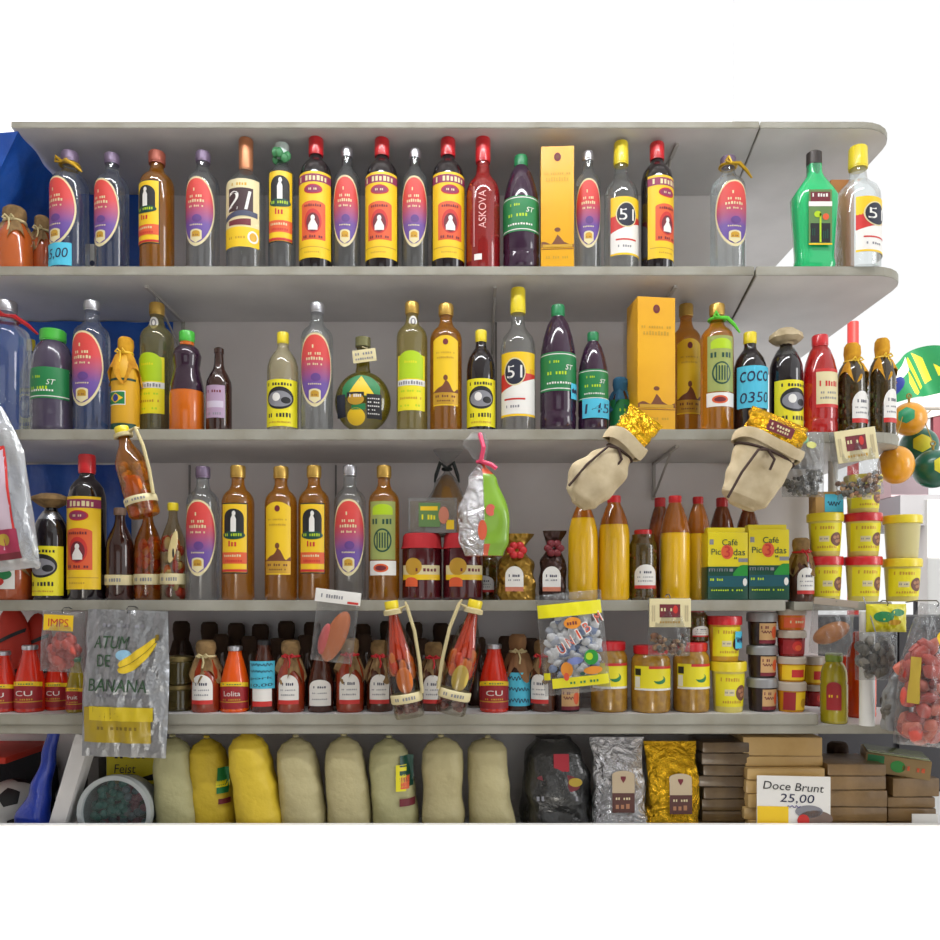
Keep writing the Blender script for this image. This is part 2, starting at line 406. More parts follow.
def art_green(l, R, H):
    sage = mat('sage_print', (150, 160, 88), .5)
    l.rect(-.033, .033, .095, .232, sage, 0, 14); l.arch(0, .20, .225, .05, .012, lime_p, 1); l.marks(0, .185, .05, .014, 6, dgreen_p, 2, 3)
    l.ell(0, .14, .022, .028, dgreen_p, 1); l.ell(0, .14, .018, .024, sage, 2)
    for i in range(5): l.rect(-.012 + i * .006 - .0016, -.012 + i * .006 + .0016, .122, .158, dgreen_p, 3, 1)
    l.rect(-.035, .035, .058, .092, white_p, 1, 14); l.ell(-.004, .075, .018, .010, orange_p, 2); l.ell(-.004, .075, .013, .006, maroon, 3)
def art_lime(l, R, H):
    l.rect(-.037, .037, .048, .182, lemon, 0, 16); l.arch(0, .125, .192, .062, .02, lime_p, 1)
    l.rect(-.037, .037, .108, .122, white_p, 1, 16); l.marks(0, .115, .062, .009, 10, gray_p, 2, 4); l.marks(0, .095, .05, .005, 9, lime_p, 1, 5)
    l.marks(0, .078, .055, .006, 10, gold_p, 1, 6); l.marks(-.002, .06, .05, .005, 8, lime_p, 1, 7)
    l.marks(0, .165, .03, .006, 6, lemon, 2, 8)
def art_rooster(l, R, H):
    l.rect(-.046, .046, .022, .214, yel, 0, 20); l.rect(-.046, .046, .190, .208, mat('wine_print', (140, 44, 84), .5), 1, 20); l.marks(0, .199, .068, .012, 8, cream_p, 2, 2)
    l.ell(0, .174, .021, .011, red_p, 1); l.ell(0, .174, .018, .0085, mat('wine_print', (140, 44, 84)), 2); l.marks(0, .174, .018, .005, 5, cream_p, 3, 3)
    l.arch(0, .062, .148, .056, .008, orange_p, 1); l.ell(0, .103, .019, .027, red_p, 2); l.ell(0, .100, .0145, .021, maroon, 3); l.strip([-.010, -.008, -.004, 0, .004, .008, .010], _fn(.083), lambda x: .112 - abs(x) * 1.9, white_p, 4); l.ell(0, .110, .0045, .006, white_p, 4)
    l.marks(0, .138, .038, .006, 8, maroon, 3, 4); l.marks(0, .069, .044, .006, 9, maroon, 3, 5)
    l.rect(-.04, .04, .045, .047, gold_p, 1, 14); l.marks(0, .035, .04, .004, 9, gold_p, 1, 6)
def art_51(l, R, H):
    l.rect(-.046, .046, .03, .165, white_p, 0, 20); l.rect(-.046, .046, .125, .172, yel, 1, 20)
    xs = [-.046 + .092 * i / 16 for i in range(17)]
    l.strip(xs, lambda x: .098 + .35 * (x + .01), lambda x: .126 + .12 * (x + .046), red_p, 1)
    l.strip(xs, _fn(.03), lambda x: min(.115, .098 + .35 * (x + .01)), white_p, 2)
    l.ell(-.008, .128, .025, .031, cream_p, 3); l.ell(-.008, .128, .0225, .028, mat('navy_print', (30, 34, 52)), 4); l.text('51', -.008, .128, white_p, 5, w=.034, h=.028)
    l.rect(-.033, .016, .066, .070, red_p, 3, 8); l.marks(-.012, .052, .032, .006, 6, gray_p, 3, 2); l.rect(-.046, .046, .03, .035, yel, 3, 18)
def art_21(l, R, H):
    l.rect(-.045, .045, .045, .20, cream_p, 0, 20); l.rect(-.045, .045, .045, .09, yel, 1, 20); l.marks(0, .187, .035, .007, 6, gold_p, 1, 2)
    l.rect(-.026, .030, .125, .178, mat('dark_brown_print', (58, 34, 38)), 1, 10); l.text('21', -.002, .150, white_p, 3, w=.048, h=.042, shear=.2)
    xs = [-.04 + .08 * i / 16 for i in range(17)]
    l.strip(xs, lambda x: .108 + .12 * x + .006 * cos(x * 40), lambda x: .120 + .12 * x + .006 * cos(x * 40), mat('slate_print', (66, 72, 96)), 2)
    l.strip(xs[3:-3], _fn(.094), lambda x: .107 + .1 * x, maroon, 2); l.marks(-.005, .066, .04, .006, 7, gold_p, 2, 3); l.ell(.03, .068, .012, .014, white_p, 2); l.ell(.03, .068, .008, .010, gold_p, 3)
def art_grape(l, R, H):
    z0, z1 = .30 * H, .60 * H; w = R * 1.35
    l.rect(-w, w, z0, z1, green_p, 0, 20); l.rect(-w, w, z1 - .006, z1 - .004, white_p, 1, 20); l.rect(-w, w, z0 + .004, z0 + .006, white_p, 1, 20)
    l.marks(-.012, z1 - .022, .024, .006, 5, lime_p, 1, 2); l.text('ST', .022, z1 - .034, white_p, 1, h=.012, shear=.3); l.marks(-.006, z1 - .047, .046, .008, 7, lime_p, 1, 3); l.marks(0, z0 + .018, .06, .005, 10, white_p, 1, 4)
def art_syrup(l, R, H):
    z0, z1 = .04 * H, .50 * H; w = R * 1.3
    l.rect(-w, w, z0, z1, lemon, 0, 18); l.ell(0, z0 + (z1 - z0) * .6, R * .92, (z1 - z0) * .24, black_p, 1); l.ell(0, z0 + (z1 - z0) * .58, R * .8, (z1 - z0) * .17, gray_p, 2)
    l.ell(-R * .2, z0 + (z1 - z0) * .62, R * .25, (z1 - z0) * .09, white_p, 3); l.ell(R * .4, z0 + (z1 - z0) * .55, R * .3, (z1 - z0) * .07, black_p, 3)
    l.marks(0, z0 + (z1 - z0) * .90, R * 1.7, .007, 9, black_p, 1, 2); l.marks(0, z0 + (z1 - z0) * .24, R * 1.6, .010, 8, black_p, 1, 3); l.marks(0, z0 + (z1 - z0) * .09, R * 1.5, .004, 12, gold_p, 1, 4)
def art_arch(l, R, H, z0=.10, z1=.52, w=1.05, x=0):
    z0 *= H; z1 *= H; w *= R
    l.arch(x, z0, z1, w * 1.5, (z1 - z0) * .42, white_p, 0); l.rect(x - w * .75, x + w * .75, z0, z0 + (z1 - z0) * .14, red_p, 1, 8)
    l.marks(x, z0 + (z1 - z0) * .68, w * .8, (z1 - z0) * .10, 6, ink, 1, 2); l.marks(x, z0 + (z1 - z0) * .48, w * 1.1, (z1 - z0) * .05, 9, gray_p, 1, 3); l.marks(x, z0 + (z1 - z0) * .32, w, (z1 - z0) * .06, 7, gray_p, 1, 4)
def art_sauce(txt):
    def f(l, R, H):
        l.rect(-R * 1.3, R * 1.3, .06 * H, .44 * H, mat('deep_red_print', (150, 26, 34)), 0, 18)
        xs = [-R * 1.3 + R * 2.6 * i / 16 for i in range(17)]
        l.strip(xs, lambda x: .385 * H + .02 * H * cos(x / R * 1.4), lambda x: .45 * H + .02 * H * cos(x / R * 1.4), yel, 1); l.marks(0, .43 * H, R * 1.4, .02 * H, 8, green_p, 2, 2)
        l.text(txt, 0, .29 * H, white_p, 2, w=R * 1.15, h=.075 * H); l.marks(0, .20 * H, R * 1.3, .025 * H, 9, gold_p, 2, 3); l.rect(-R * 1.3, R * 1.3, .155 * H, .17 * H, gold_p, 1, 16)
    return f
def note(parent, R, z0, z1, x0, x1, lines, seed=1, y=.0025, lab='blue handwritten price note'):
    l = Lab(on_cyl(R, y)); l.rect(x0, x1, z0, z1, blue_note, 0, 8)
    n = len(lines); h = (z1 - z0) / n
    for i, t in enumerate(lines):
        zc = z1 - h * (i + .5)
        if t.startswith('~'): l.scrawl((x0 + x1) / 2, zc, (x1 - x0) * .8, h * .5, ink, 1, 22, seed + i)
        else: l.text(t, (x0 + x1) / 2, zc, ink, 1, w=(x1 - x0) * .8, h=h * .5, rot=.05, shear=.15)
    o = l.build('price_note', parent); o['label'] = lab; return o
def cloth_cover(root, r, zt, ztie, rs, zs, m, name='cloth_cover', tie=ribbon_r, seed=0, tname='ribbon', n=9):
    c = MB()
    pr = [(0, zt), (r * .7, zt), (r * .97, zt - .15 * (zt - ztie)), (r * 1.03, zt - .5 * (zt - ztie)), (r * .9, ztie + .002), (r * .88, ztie - .003), (r * .88 + (rs - r) * .5, ztie - (ztie - zs) * .35), (rs, zs)]
    def mod(rr, z, a, i):
        k = max(0, i - 4) / 3
        return rr * (1 + .10 * k * sin(n * a + seed) + .05 * sin(3 * a + seed * 2) * (i > 1)), z + k * (ztie - zs) * .35 * sin(4 * a + seed * 3)
    c.lathe(pr, m, 40, mod); cv = c.build(name, root)
    if tie:
        t = MB(); R = r * .93
        t.tube([(R * cos(2 * pi * i / 20), R * sin(2 * pi * i / 20), ztie) for i in range(20)], .003, tie, 6, True)
        for sx in (-1, 1): t.tube([(0, -R, ztie), (sx * .008, -R - .006, ztie + .006), (sx * .014, -R - .006, ztie + .001), (sx * .006, -R - .005, ztie - .002)], .0022, tie, 6)
        t.tube([(0, -R - .003, ztie), (.004, -R - .009, ztie - .014), (.002, -R - .012, ztie - .026)], .002, tie, 6)
        t.build(tname, cv)
KIND = {}
def kind(f): KIND[f.__name__] = f; return f
@kind
def oval(): return bottle('liquor_bottle', 'std', .037, .32, clearg, (.43, .925, silver), None, art_oval)
@kind
def oval_gray():
    return bottle('liquor_bottle', 'std', .037, .32, clearg, (.43, .915, mat('grey_cap', (120, 104, 128), .4, .4)), None, art_oval)
KIND['oval_none'] = lambda: bottle('liquor_bottle', 'std', .037, .32, clearg, (.43, .915, silver))
@kind
def figure_amber(): return bottle('liquor_bottle', 'std', .037, .32, amberl, (.45, .91, goldcap), None, art_figure)
@kind
def figure_brown(): return bottle('liquor_bottle', 'std', .037, .32, amberl, (.47, .90, mat('brown_cap', (150, 78, 62), .4, .3)), None, art_figure)
@kind
def mountain(): return bottle('liquor_bottle', 'std', .037, .32, amberl, (.45, .91, goldcap), None, art_mountain)
@kind
def greenlabel(): return bottle('liquor_bottle', 'std', .037, .32, amberl, (.45, .91, goldcap), None, art_green)
@kind
def limelabel():
    r = bottle('liquor_bottle', 'std', .037, .32, palel, (.43, .91, goldcap), None, art_lime)
    l = Lab(on_cyl(.037 * .52)); l.ell(.004, .268, .010, .014, white_p, 0); l.ell(.004, .268, .006, .009, gray_p, 1); l.ell(.004, .268, .003, .006, white_p, 2); l.build('neck_tag', r); return r
@kind
def rooster(): return bottle('liquor_bottle', 'dark', .037, .305, darkl, (.43, .87, redcap), None, art_rooster)
@kind
def fiftyone(): return bottle('liquor_bottle', '51', .04, .325, brightg, (.42, .825, yelcap, 1.0, .40), None, art_51)
@kind
def twentyone(): return bottle('liquor_bottle', '21', .042, .31, brightg, (.34, .76, copper, 1.0, .36), None, art_21)
@kind
def figure_clear():
    r = bottle('liquor_bottle', 'std', .032, .30, clearg, (.5, .87, mat('clear_cap', (190, 205, 200), .25)), None, art_figure)
    b = MB()
    for i in range(7):
        a = 2 * pi * i / 7; b.ell((.014 * cos(a), -.012 + .01 * sin(a), .268 + .008 * sin(2 * a)), (.009, .006, .012), mat('green_ribbon', (60, 130, 80), .4), 8, 6)
    b.build('ribbon_bow', r); return r
@kind
def redtall():
    def art(l, R, H):
        pale = mat('pale_pink_print', (226, 172, 170), .5)
        l.text('ASKOVA', -.002, .135, pale, 0, w=.088, h=.016, rot=pi / 2); l.rect(-.02, -.003, .018, .032, white_p, 0, 4); l.rect(-.021, -.0195, .05, .19, pale, 0, 1)
    return bottle('liquor_bottle', '51', .037, .32, redl, (.42, .82, redcap), None, art)
@kind
def grape(): return bottle('juice_bottle', 'pet', .041, .29, purplel, (.36, .91, greencap), None, art_grape, 'bottle_body')
@kind
def juice(): return bottle('juice_bottle', 'juice', .048, .235, mat('dusky_juice', (70, 62, 82), .2, coat=.4), (.58, .885, limecap), None, art_grape, 'bottle_body')
@kind
def syrup(): return bottle('syrup_bottle', 'small', .035, .225, darkl, (.38, .885, yelcap), None, art_syrup)
@kind
def syrup_pale(): return bottle('syrup_bottle', 'small', .036, .225, glass('cloudy_liquor', (228, 220, 190), .3, 1.2, .05, .35, (205, 195, 160)), (.36, .885, yelcap), None, art_syrup)
@kind
def syrup_note():
    r = bottle('syrup_bottle', 'small', .037, .23, darkl, (.38, .885, yelcap)); note(r, .037, .05, .145, -.042, .042, ['coco', '0350'], 3); return r
@kind
def syrup_cloth():
    r = bottle('syrup_bottle', 'small', .036, .23, darkl, None, None, art_syrup)
    c = MB(); c.lathe([(0, .232), (.018, .233), (.034, .222), (.036, .212), (.028, .204), (.016, .203), (.012, .198)], canvas, 30, lambda a_, z, a, i: (a_ * (1 + .04 * sin(8 * a)), z)); c.build('cloth_cover', r)
    g = MB(); g.lathe([(.0335, .142), (.031, .162), (.0245, .18), (.0165, .192)], clearg, 28); g.build('bottle_neck', r); return r
@kind
def syrup_tan():
    r = bottle('syrup_bottle', 'small', .037, .24, darkl, None, None, art_syrup)
    c = MB(); c.lathe([(0, .24), (.02, .24), (.038, .232), (.040, .225), (.026, .214), (.014, .208)], burlap, 30, lambda a_, z, a, i: (a_ * (1 + .05 * sin(7 * a)), z)); c.build('cloth_cover', r)
    g = MB(); g.lathe([(.0350, .150), (.0325, .168), (.0255, .186), (.0165, .200)], mat('foil_collar', (170, 172, 176), .25, .9), 28); g.build('foil_collar', r); return r
@kind
def hourglass():
    r = bottle('syrup_bottle', 'vase', .040, .225, orangel, (.42, .895, limecap)); b = MB(); f = rad('vase', .040, .225)
    b.lathe([(f(z * .225) + .0006, z * .225) for z in (.40, .46, .52, .57, .61, .64, .68, .71, .735, .76, .79, .82, .84, .86)], mat('dark_top_syrup', (46, 26, 44), .1, coat=.5), 32); o = b.build('liquid', r); o['label'] = 'dark purple upper layer'; return r
@kind
def brownlong():
    def art(l, R, H):
        li = mat('lilac_print', (170, 144, 172), .5)
        l.rect(-.026, .026, .028, .098, li, 0, 12); l.marks(0, .085, .036, .006, 6, maroon, 1, 2); l.rect(-.022, .022, .05, .064, mat('pale_lilac', (196, 186, 204)), 1, 10); l.marks(0, .037, .036, .006, 7, gray_p, 1, 3)
    return bottle('beer_bottle', 'long', .031, .185, brownl, None, None, art)
@kind
def flask():
    r = thing('liquor_flask'); R = .068
    b = MB(); pr = [(0, 0), (.03, 0)] + [(R * sin(radians(t)), R * 1.0 - R * cos(radians(t))) for t in range(28, 166, 8)] + [(.016, .145), (.015, .195), (.017, .197), (.017, .208), (0, .208)]
    sq = Matrix.Diagonal((1, .62, 1, 1)); b.lathe(pr, glass('olive_liquor', (196, 186, 90), .4, 1.15, .02, .25, (130, 120, 40)), 36, None, sq); b.build('glass_body', r)
    def mp(x, z, L):
        d = min(.98, sqrt(x * x + (z - R) ** 2) / R); return (x, -(R * .62) * sqrt(1 - d * d) - .001 - L * .0004, z)
    l = Lab(mp); xs = [-.045 + .09 * i / 16 for i in range(17)]
    dome = lambda x: .072 + .05 * sqrt(max(0, 1 - (x / .05) ** 2))
    l.strip(xs, _fn(.072), dome, green_p, 0, 4); l.strip(xs[2:-2], _fn(.074), lambda x: .074 + .046 * max(0, 1 - abs(x) / .034), yel, 1, 4)
    l.rect(-.034, .008, .062, .082, black_p, 2, 8, 2); l.ell(-.012, .066, .02, .012, gold_p, 3, 12, 2); l.marks(-.012, .074, .03, .007, 6, white_p, 4, 2); l.rect(-.060, -.038, .03, .078, mat('navy_print', (30, 34, 52)), 1, 6, 4); l.rect(.014, .048, .026, .078, black_p, 2, 8, 4)
    for i in range(5): l.marks(.031, .068 - i * .008, .028, .003, 6, white_p, 3, 4 + i)
    l.ell(-.012, .030, .022, .018, yel, 2, 14, 3); l.strip(xs[4:11], _fn(.044), lambda x: .056 + .1 * x, green_p, 2, 2); l.build('label', r)
    t = MB(); t.box(-.002, .054, -.022, -.020, .150, .178, cream_p, .0006, Matrix.Rotation(-.12, 4, 'Y')); t.tube([(.0, -.017, .187), (.012, -.021, .182), (.018, -.021, .176)], .0012, rope_m, 6)
    l2 = Lab(lambda x, z, L: (Matrix.Rotation(-.12, 4, 'Y') @ Vector((x, -.0226 - L * .0003, z)))[:]); l2.marks(.026, .169, .044, .006, 7, gray_p, 0, 3); l2.marks(.026, .158, .044, .005, 8, green_p, 0, 4); t.add(l2.mb.v, l2.mb.f, gray_p)
    t.build('neck_tag', r); st = MB(); st.lathe([(0, .19), (.0185, .19), (.0185, .21), (.0, .211)], mat('olive_cap', (120, 118, 80), .4, .4), 24); st.build('cap', r)
    r['R0'] = R; r['H0'] = .211; return r
@kind
def facet():
    r = thing('liqueur_bottle'); b = MB(); H = .30
    rows = [(0, .040, .026), (.012, .044, .029), (.03, .0415, .0265), (.05, .042, .027), (.16, .049, .031), (.185, .05, .032), (.205, .040, .027), (.235, .020, .017), (.248, .0155, .015), (.27, .0145, .0145)]
    def ring(z, a, c):
        o = []
        for k in range(24):
            t = 2 * pi * k / 24; n = .55
            o.append((a * math.copysign(abs(cos(t)) ** n, cos(t)), c * math.copysign(abs(sin(t)) ** n, sin(t)), z))
        return o
    b.loft([ring(*q) for q in rows], greenl); b.build('bottle_body', r, sharp=.9)
    n = MB(); n.lathe([(.0165, .238), (.0165, .275), (0, .275)], clearg, 24); n.build('bottle_neck', r)
    c = MB(); c.lathe([(0, .268), (.017, .268), (.017, .298), (.014, .301), (0, .301)], mat('brown_black_cap', (62, 56, 54), .35, .3), 24); c.build('cap', r)
    l = Lab(lambda x, z, L: (x, -.0335 - L * .0004 - .0, z)); l.rect(-.026, .026, .052, .190, mat('olive_print', (94, 128, 74)), 0, 4); l.rect(-.022, .022, .160, .184, maroon, 1, 4); l.marks(0, .176, .036, .009, 6, white_p, 2, 2); l.rect(-.026, .026, .148, .160, white_p, 1, 4)
    l.rect(-.022, .022, .058, .106, black_p, 1, 4); l.rect(-.002, .002, .058, .13, lime_p, 2, 1); l.ell(-.006, .128, .008, .008, lime_p, 2); l.ell(.012, .122, .007, .008, orange_p, 2); l.marks(-.012, .085, .014, .02, 3, dgreen_p, 2, 3); l.marks(.012, .08, .014, .025, 3, dgreen_p, 2, 4)
    l.rect(-.026, .026, .052, .056, yel, 2, 4); l.build('label', r); r['R0'] = .05; r['H0'] = .301; return r
@kind
def tonic():
    def art(l, R, H):
        l.rect(-.03, .03, .06, .13, cream_p, 0, 12); l.rect(-.03, .03, .055, .062, red_p, 1, 12); l.rect(-.03, .03, .13, .137, red_p, 1, 12); l.marks(0, .105, .046, .012, 7, red_p, 1, 2); l.marks(0, .086, .04, .005, 8, gray_p, 1, 3); l.marks(0, .075, .042, .005, 8, gray_p, 1, 4)
    return bottle('drink_bottle', 'pet', .040, .215, redl, (.45, .89, redcap), None, art, 'bottle_body')
@kind
def flagcloth():
    r = bottle('liquor_bottle', 'small', .036, .205, mat('yellow_wrap', (214, 162, 30), .5), None, None, None, 'bottle_body')
    l = Lab(on_cyl(.036)); l.rect(-.03, .022, .055, .085, white_p, 0, 10); l.rect(-.028, .020, .057, .083, green_p, 1, 10)
    xs = [-.024 + .04 * i / 10 for i in range(11)]; d = lambda x: .011 * max(0, 1 - abs(x + .004) / .02)
    l.strip(xs, lambda x: .07 - d(x), lambda x: .07 + d(x), yel, 2); l.ell(-.004, .07, .008, .008, mat('flag_blue', (36, 52, 130)), 3); l.rect(-.05, .05, .002, .016, dgreen_p, 0, 16); l.rect(-.05, .05, .108, .113, dgreen_p, 0, 16); l.build('label', r)
    cloth_cover(r, .02, .207, .172, .042, .118, yelcloth, 'cloth_cover', mat('yellow_ribbon', (226, 186, 40), .5), 1); r['H0'] = .207; return r
@kind
def herb():
    r = bottle('pepper_bottle', 'small', .034, .21, glass('herb_oil', (150, 130, 70), .25, 1.2, .02, .45, (74, 60, 30)), None)
    m = MB(); rn = random.Random(5); f = rad('small', .034, .21)
    for i in range(90):
        z = .008 + .125 * rn.random(); a = rn.random() * 2 * pi; rr = f(z) - .004
        m.ell((rr * sin(a), -rr * cos(a), z), (.004 + .004 * rn.random(), .003, .004 + .005 * rn.random()), [mat('olive_herb', (90, 90, 40), .6), mat('brown_herb', (96, 60, 34), .6), mat('green_herb', (70, 92, 40), .6)][i % 3], 6, 5)
    o = m.build('herb_filling', r); o['kind'] = 'stuff'
    l = Lab(on_cyl(.034, .001)); art_arch(l, .034, .21, .12, .46, .95, .004); l.build('label', r)
    cloth_cover(r, .019, .21, .168, .036, .128, yelcloth, 'cloth_cover', mat('yellow_ribbon', (226, 186, 40)), 2); return r
def burl(nm, body, label=True, tie=ribbon_r, cover=burlap, cat='sauce_jar', pep=True, seed=0):
    def f():
        r = bottle(cat, 'bjar', .032, .165, body, None)
        l = Lab(on_cyl(.032, .001))
        if label: art_arch(l, .032, .165, .12, .54, 1.0); l.build('label', r)
        cloth_cover(r, .021, .168, .130, .0345, .082, cover, 'cloth_cover', tie, seed, 'ribbon'); r['H0'] = .168; return r
    KIND[nm] = f
brick = mat('brick_sauce', (146, 52, 26), .15, coat=.5)
burl('burlap_red', brick); burl('burlap_plain', brick, True, rope_m, seed=2)
burl('burlap_dark', mat('dark_pepper', (78, 40, 24), .15, coat=.5), True, ribbon_r, burlap, seed=3)
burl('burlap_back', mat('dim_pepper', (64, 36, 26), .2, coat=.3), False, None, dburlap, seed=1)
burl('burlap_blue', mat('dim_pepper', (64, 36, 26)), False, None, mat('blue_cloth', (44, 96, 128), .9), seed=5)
burl('burlap_nolabel', mat('red_pepper_sauce', (160, 72, 34), .15, coat=.5), False, rope_m, burlap, seed=4)
@kind
def amberjar():
    r = bottle('sauce_jar', 'bjar', .04, .125, mat('caramel_sauce', (176, 84, 30), .12, coat=.6), None); cloth_cover(r, .026, .127, .098, .040, .062, burlap, 'cloth_cover', rope_m, 6); r['H0'] = .127; return r
def sauce(nm, txt, m, cap):
    def f(): return bottle('sauce_bottle', 'sauce', .034, .145, m, (.5, .93, cap), None, art_sauce(txt))
    KIND[nm] = f
rs = mat('red_sauce', (198, 40, 20), .15, coat=.5)
sauce('sauce_cu', 'CU', rs, silver); sauce('sauce_orange', 'Lolita', mat('orange_sauce', (222, 84, 16), .15, coat=.5), silver); sauce('sauce_olive', 'fruit', mat('olive_sauce', (150, 130, 30), .15, coat=.5), greencap)
@kind
def notebottle():
    r = bottle('sauce_bottle', 'sauce', .031, .165, mat('dark_sauce', (70, 34, 24), .12, coat=.5), (.5, .93, blackcap)); l = Lab(on_cyl(.031, .001)); l.rect(-.022, .026, .014, .07, white_p, 0, 8); l.rect(-.022, .026, .014, .026, red_p, 1, 8); l.build('label', r)
    note(r, .031, .055, .118, -.034, .034, ['~', '~', 'pork', '10,00'], 5, .002); return r
@kind
def cloth_note():
    r = bottle('sauce_jar', 'bjar', .03, .165, mat('dim_pepper', (64, 36, 26)), None); cloth_cover(r, .021, .168, .13, .036, .080, mat('tan_cloth', (128, 92, 60), .95), 'cloth_cover', rope_m, 3); note(r, .03, .012, .085, -.032, .032, ['~', '~', '~'], 8, .002); r['H0'] = .168; return r
def oil(nm, level):
    def f():
        r = bottle('oil_bottle', 'oil', .038, .25, yellowl, (.42, .93, redcap)); f_ = rad('oil', .038, .25); b = MB(); n = 12
        b.lathe([(f_(z * .25) + .0007, z * .25) for z in [level + (.955 - level) * i / n for i in range(n + 1)]], mat('amber_oil', (146, 82, 22), .1, coat=.6), 32); o = b.build('liquid', r); o['label'] = 'amber oil layer above the yellow'; return r
    KIND[nm] = f
oil('oil_full', .80); oil('oil_high', .72); oil('oil_mid', .64); oil('oil_nocap', .8)
@kind
def oil_dark(): return bottle('oil_bottle', 'oil', .038, .25, mat('dende_oil', (124, 62, 22), .12, coat=.5), (.44, .90, redcap))
@kind
def pepperjar():
    r = bottle('pepper_jar', 'jar', .034, .165, glass('pepper_brine', (190, 170, 90), .25, 1.2, .02, .4, (104, 84, 36)), (.62, .80, redcap))
    m = MB(); rn = random.Random(7)
    for i in range(80):
        z = .008 + .11 * rn.random(); a = rn.random() * 2 * pi
        m.ell((.030 * sin(a), -.030 * cos(a), z), (.005, .004, .006), [mat('green_pepper', (110, 120, 40), .4), mat('red_pepper', (170, 40, 26), .4), mat('amber_pepper', (180, 120, 40), .4)][(i * 7) % 3 if z > .05 else 1], 6, 5)
    o = m.build('pepper_filling', r); o['kind'] = 'stuff'; l = Lab(on_cyl(.034, .0015)); art_arch(l, .034, .165, .16, .50, 1.1); l.build('label', r); return r
@kind
def picklejar():
    def art(l, R, H):
        l.rect(-R * 1.1, R * 1.1, .34 * H, .70 * H, lemon, 0, 16); l.rect(-R * .3, R * 1.1, .66 * H, .70 * H, red_p, 1, 10); l.rect(-R * 1.05, -R * .7, .56 * H, .66 * H, black_p, 1, 3); l.ell(R * .25, .5 * H, R * .32, .065 * H, green_p, 1); l.ell(R * .1, .53 * H, R * .35, .05 * H, lemon, 2); l.rect(-R * 1.1, R * 1.1, .34 * H, .37 * H, white_p, 1, 14); l.rect(-R * 1.05, -R * .75, .38 * H, .54 * H, white_p, 1, 3)
    return bottle('pickle_jar', 'jar', .045, .15, mat('pickle_brine', (168, 126, 44), .15, coat=.5, var=((140, 104, 40), 60)), (.84, .87, redcap), None, art)
@kind
def jellyjar():
    def art(l, R, H):
        l.rect(-R * 1.1, R * 1.1, .36 * H, .52 * H, cream_p, 0, 16); l.ell(-R * .4, .50 * H, R * .45, .13 * H, gold_p, 1); l.rect(-R * 1.1, R * 1.1, .30 * H, .38 * H, yel, 1, 16); l.arch(-R * .5, .20 * H, .34 * H, R * .7, .06 * H, orange_p, 2); l.marks(R * .3, .45 * H, R * 1.1, .05 * H, 6, maroon, 2, 2)
    r = bottle('jam_jar', 'jar', .05, .165, mat('dark_jam', (72, 14, 22), .1, coat=.6), None, None, art)
    c = MB(); c.lathe([(0, .166), (.042, .166), (.047, .160), (.049, .135), (.052, .128)], mat('red_cloth', (176, 30, 38), .8), 48, lambda a_, z, a, i: (a_ * (1 + .02 * sin(16 * a) * (i > 2)), z)); c.build('cloth_cover', r); r['H0'] = .166; return r
def tub(nm, lidm, body=None, art=True, lidname='lid'):
    def f():
        r = thing('snack_tub'); R = .042; H = .104; b = MB(); bm_ = body or mat('tub_plastic', (214, 200, 110), .35)
        b.lathe([(0, 0), (R * .80, 0), (R * .84, .003), (R * .97, .084), (R, .086), (R, .09), (0, .09)], bm_, 36); b.build('tub_body', r)
        c = MB(); c.lathe([(R * 1.0, .082), (R * 1.08, .083), (R * 1.09, .098), (R * 1.05, .102), (R * .98, .102), (R * .97, .099), (0, .099)], lidm, 36); c.build(lidname, r)
        if art:
            l = Lab(on_prof(lambda z: R * (.83 + .14 * z / .084))); l.rect(-.052, .052, .012, .078, lemon, 0, 20); l.ell(.018, .040, .017, .016, mat('nut_brown_print', (110, 66, 50)), 1)
            for i, (dx, dz) in enumerate(((-.006, .004), (.004, .006), (.0, -.005), (.008, -.003))): l.ell(.018 + dx, .040 + dz, .005, .004, mat('tan_print', (168, 118, 84)), 2, 8)
            l.marks(-.012, .067, .05, .008, 8, gold_p, 1, 2); l.rect(-.026, -.002, .034, .047, cream_p, 1, 5); l.marks(-.014, .041, .02, .004, 6, gray_p, 2, 3); l.marks(-.005, .022, .05, .006, 9, gold_p, 1, 4); l.build('label', r)
        r['R0'] = R * 1.09; r['H0'] = .102; return r
    KIND[nm] = f
tub('tub_yellow', yelcap); tub('tub_red', redcap); tub('tub_plain', yelcap, mat('cloudy_tub', (206, 196, 140), .35), False); tub('tub_brown', redcap, mat('amber_tub', (198, 150, 40), .35))
def cup(nm, body, lidm, lab):
    def f():
        r = thing('dessert_cup'); R = .038; b = MB(); b.lathe([(0, 0), (R * .82, 0), (R * .86, .004), (R * .94, .048), (0, .048)], body, 32); b.build('cup_body', r)
        c = MB(); c.lathe([(R * .94, .047), (R * 1.03, .047), (R * 1.03, .062), (R * .98, .065), (R * .9, .066), (0, .064)], lidm, 32); c.build('lid', r)
        l = Lab(on_prof(lambda z: R * (.86 + .08 * z / .048))); lab(l); l.build('label', r); r['R0'] = R * 1.03; r['H0'] = .066; return r
    KIND[nm] = f
def lab_beige(l):
    l.rect(-.018, .034, .010, .044, mat('beige_print', (206, 164, 112)), 0, 10); l.rect(-.018, .034, .004, .011, mat('wine_band', (120, 26, 44)), 1, 10); l.marks(-.004, .036, .02, .006, 4, maroon, 1, 2); l.scrawl(0, .027, .026, .008, maroon, 1, 12, 3); l.ell(.022, .026, .009, .012, orange_p, 1)
def lab_red(l): l.rect(-.034, .034, .006, .042, mat('deep_red_print', (150, 26, 34)), 0, 12); l.ell(.004, .026, .014, .013, red_p, 1); l.ell(.006, .022, .009, .007, orange_p, 2)
def lab_yel(l): l.rect(-.040, .040, .005, .044, yel, 0, 12); l.rect(-.014, .022, .012, .032, red_p, 1, 8)
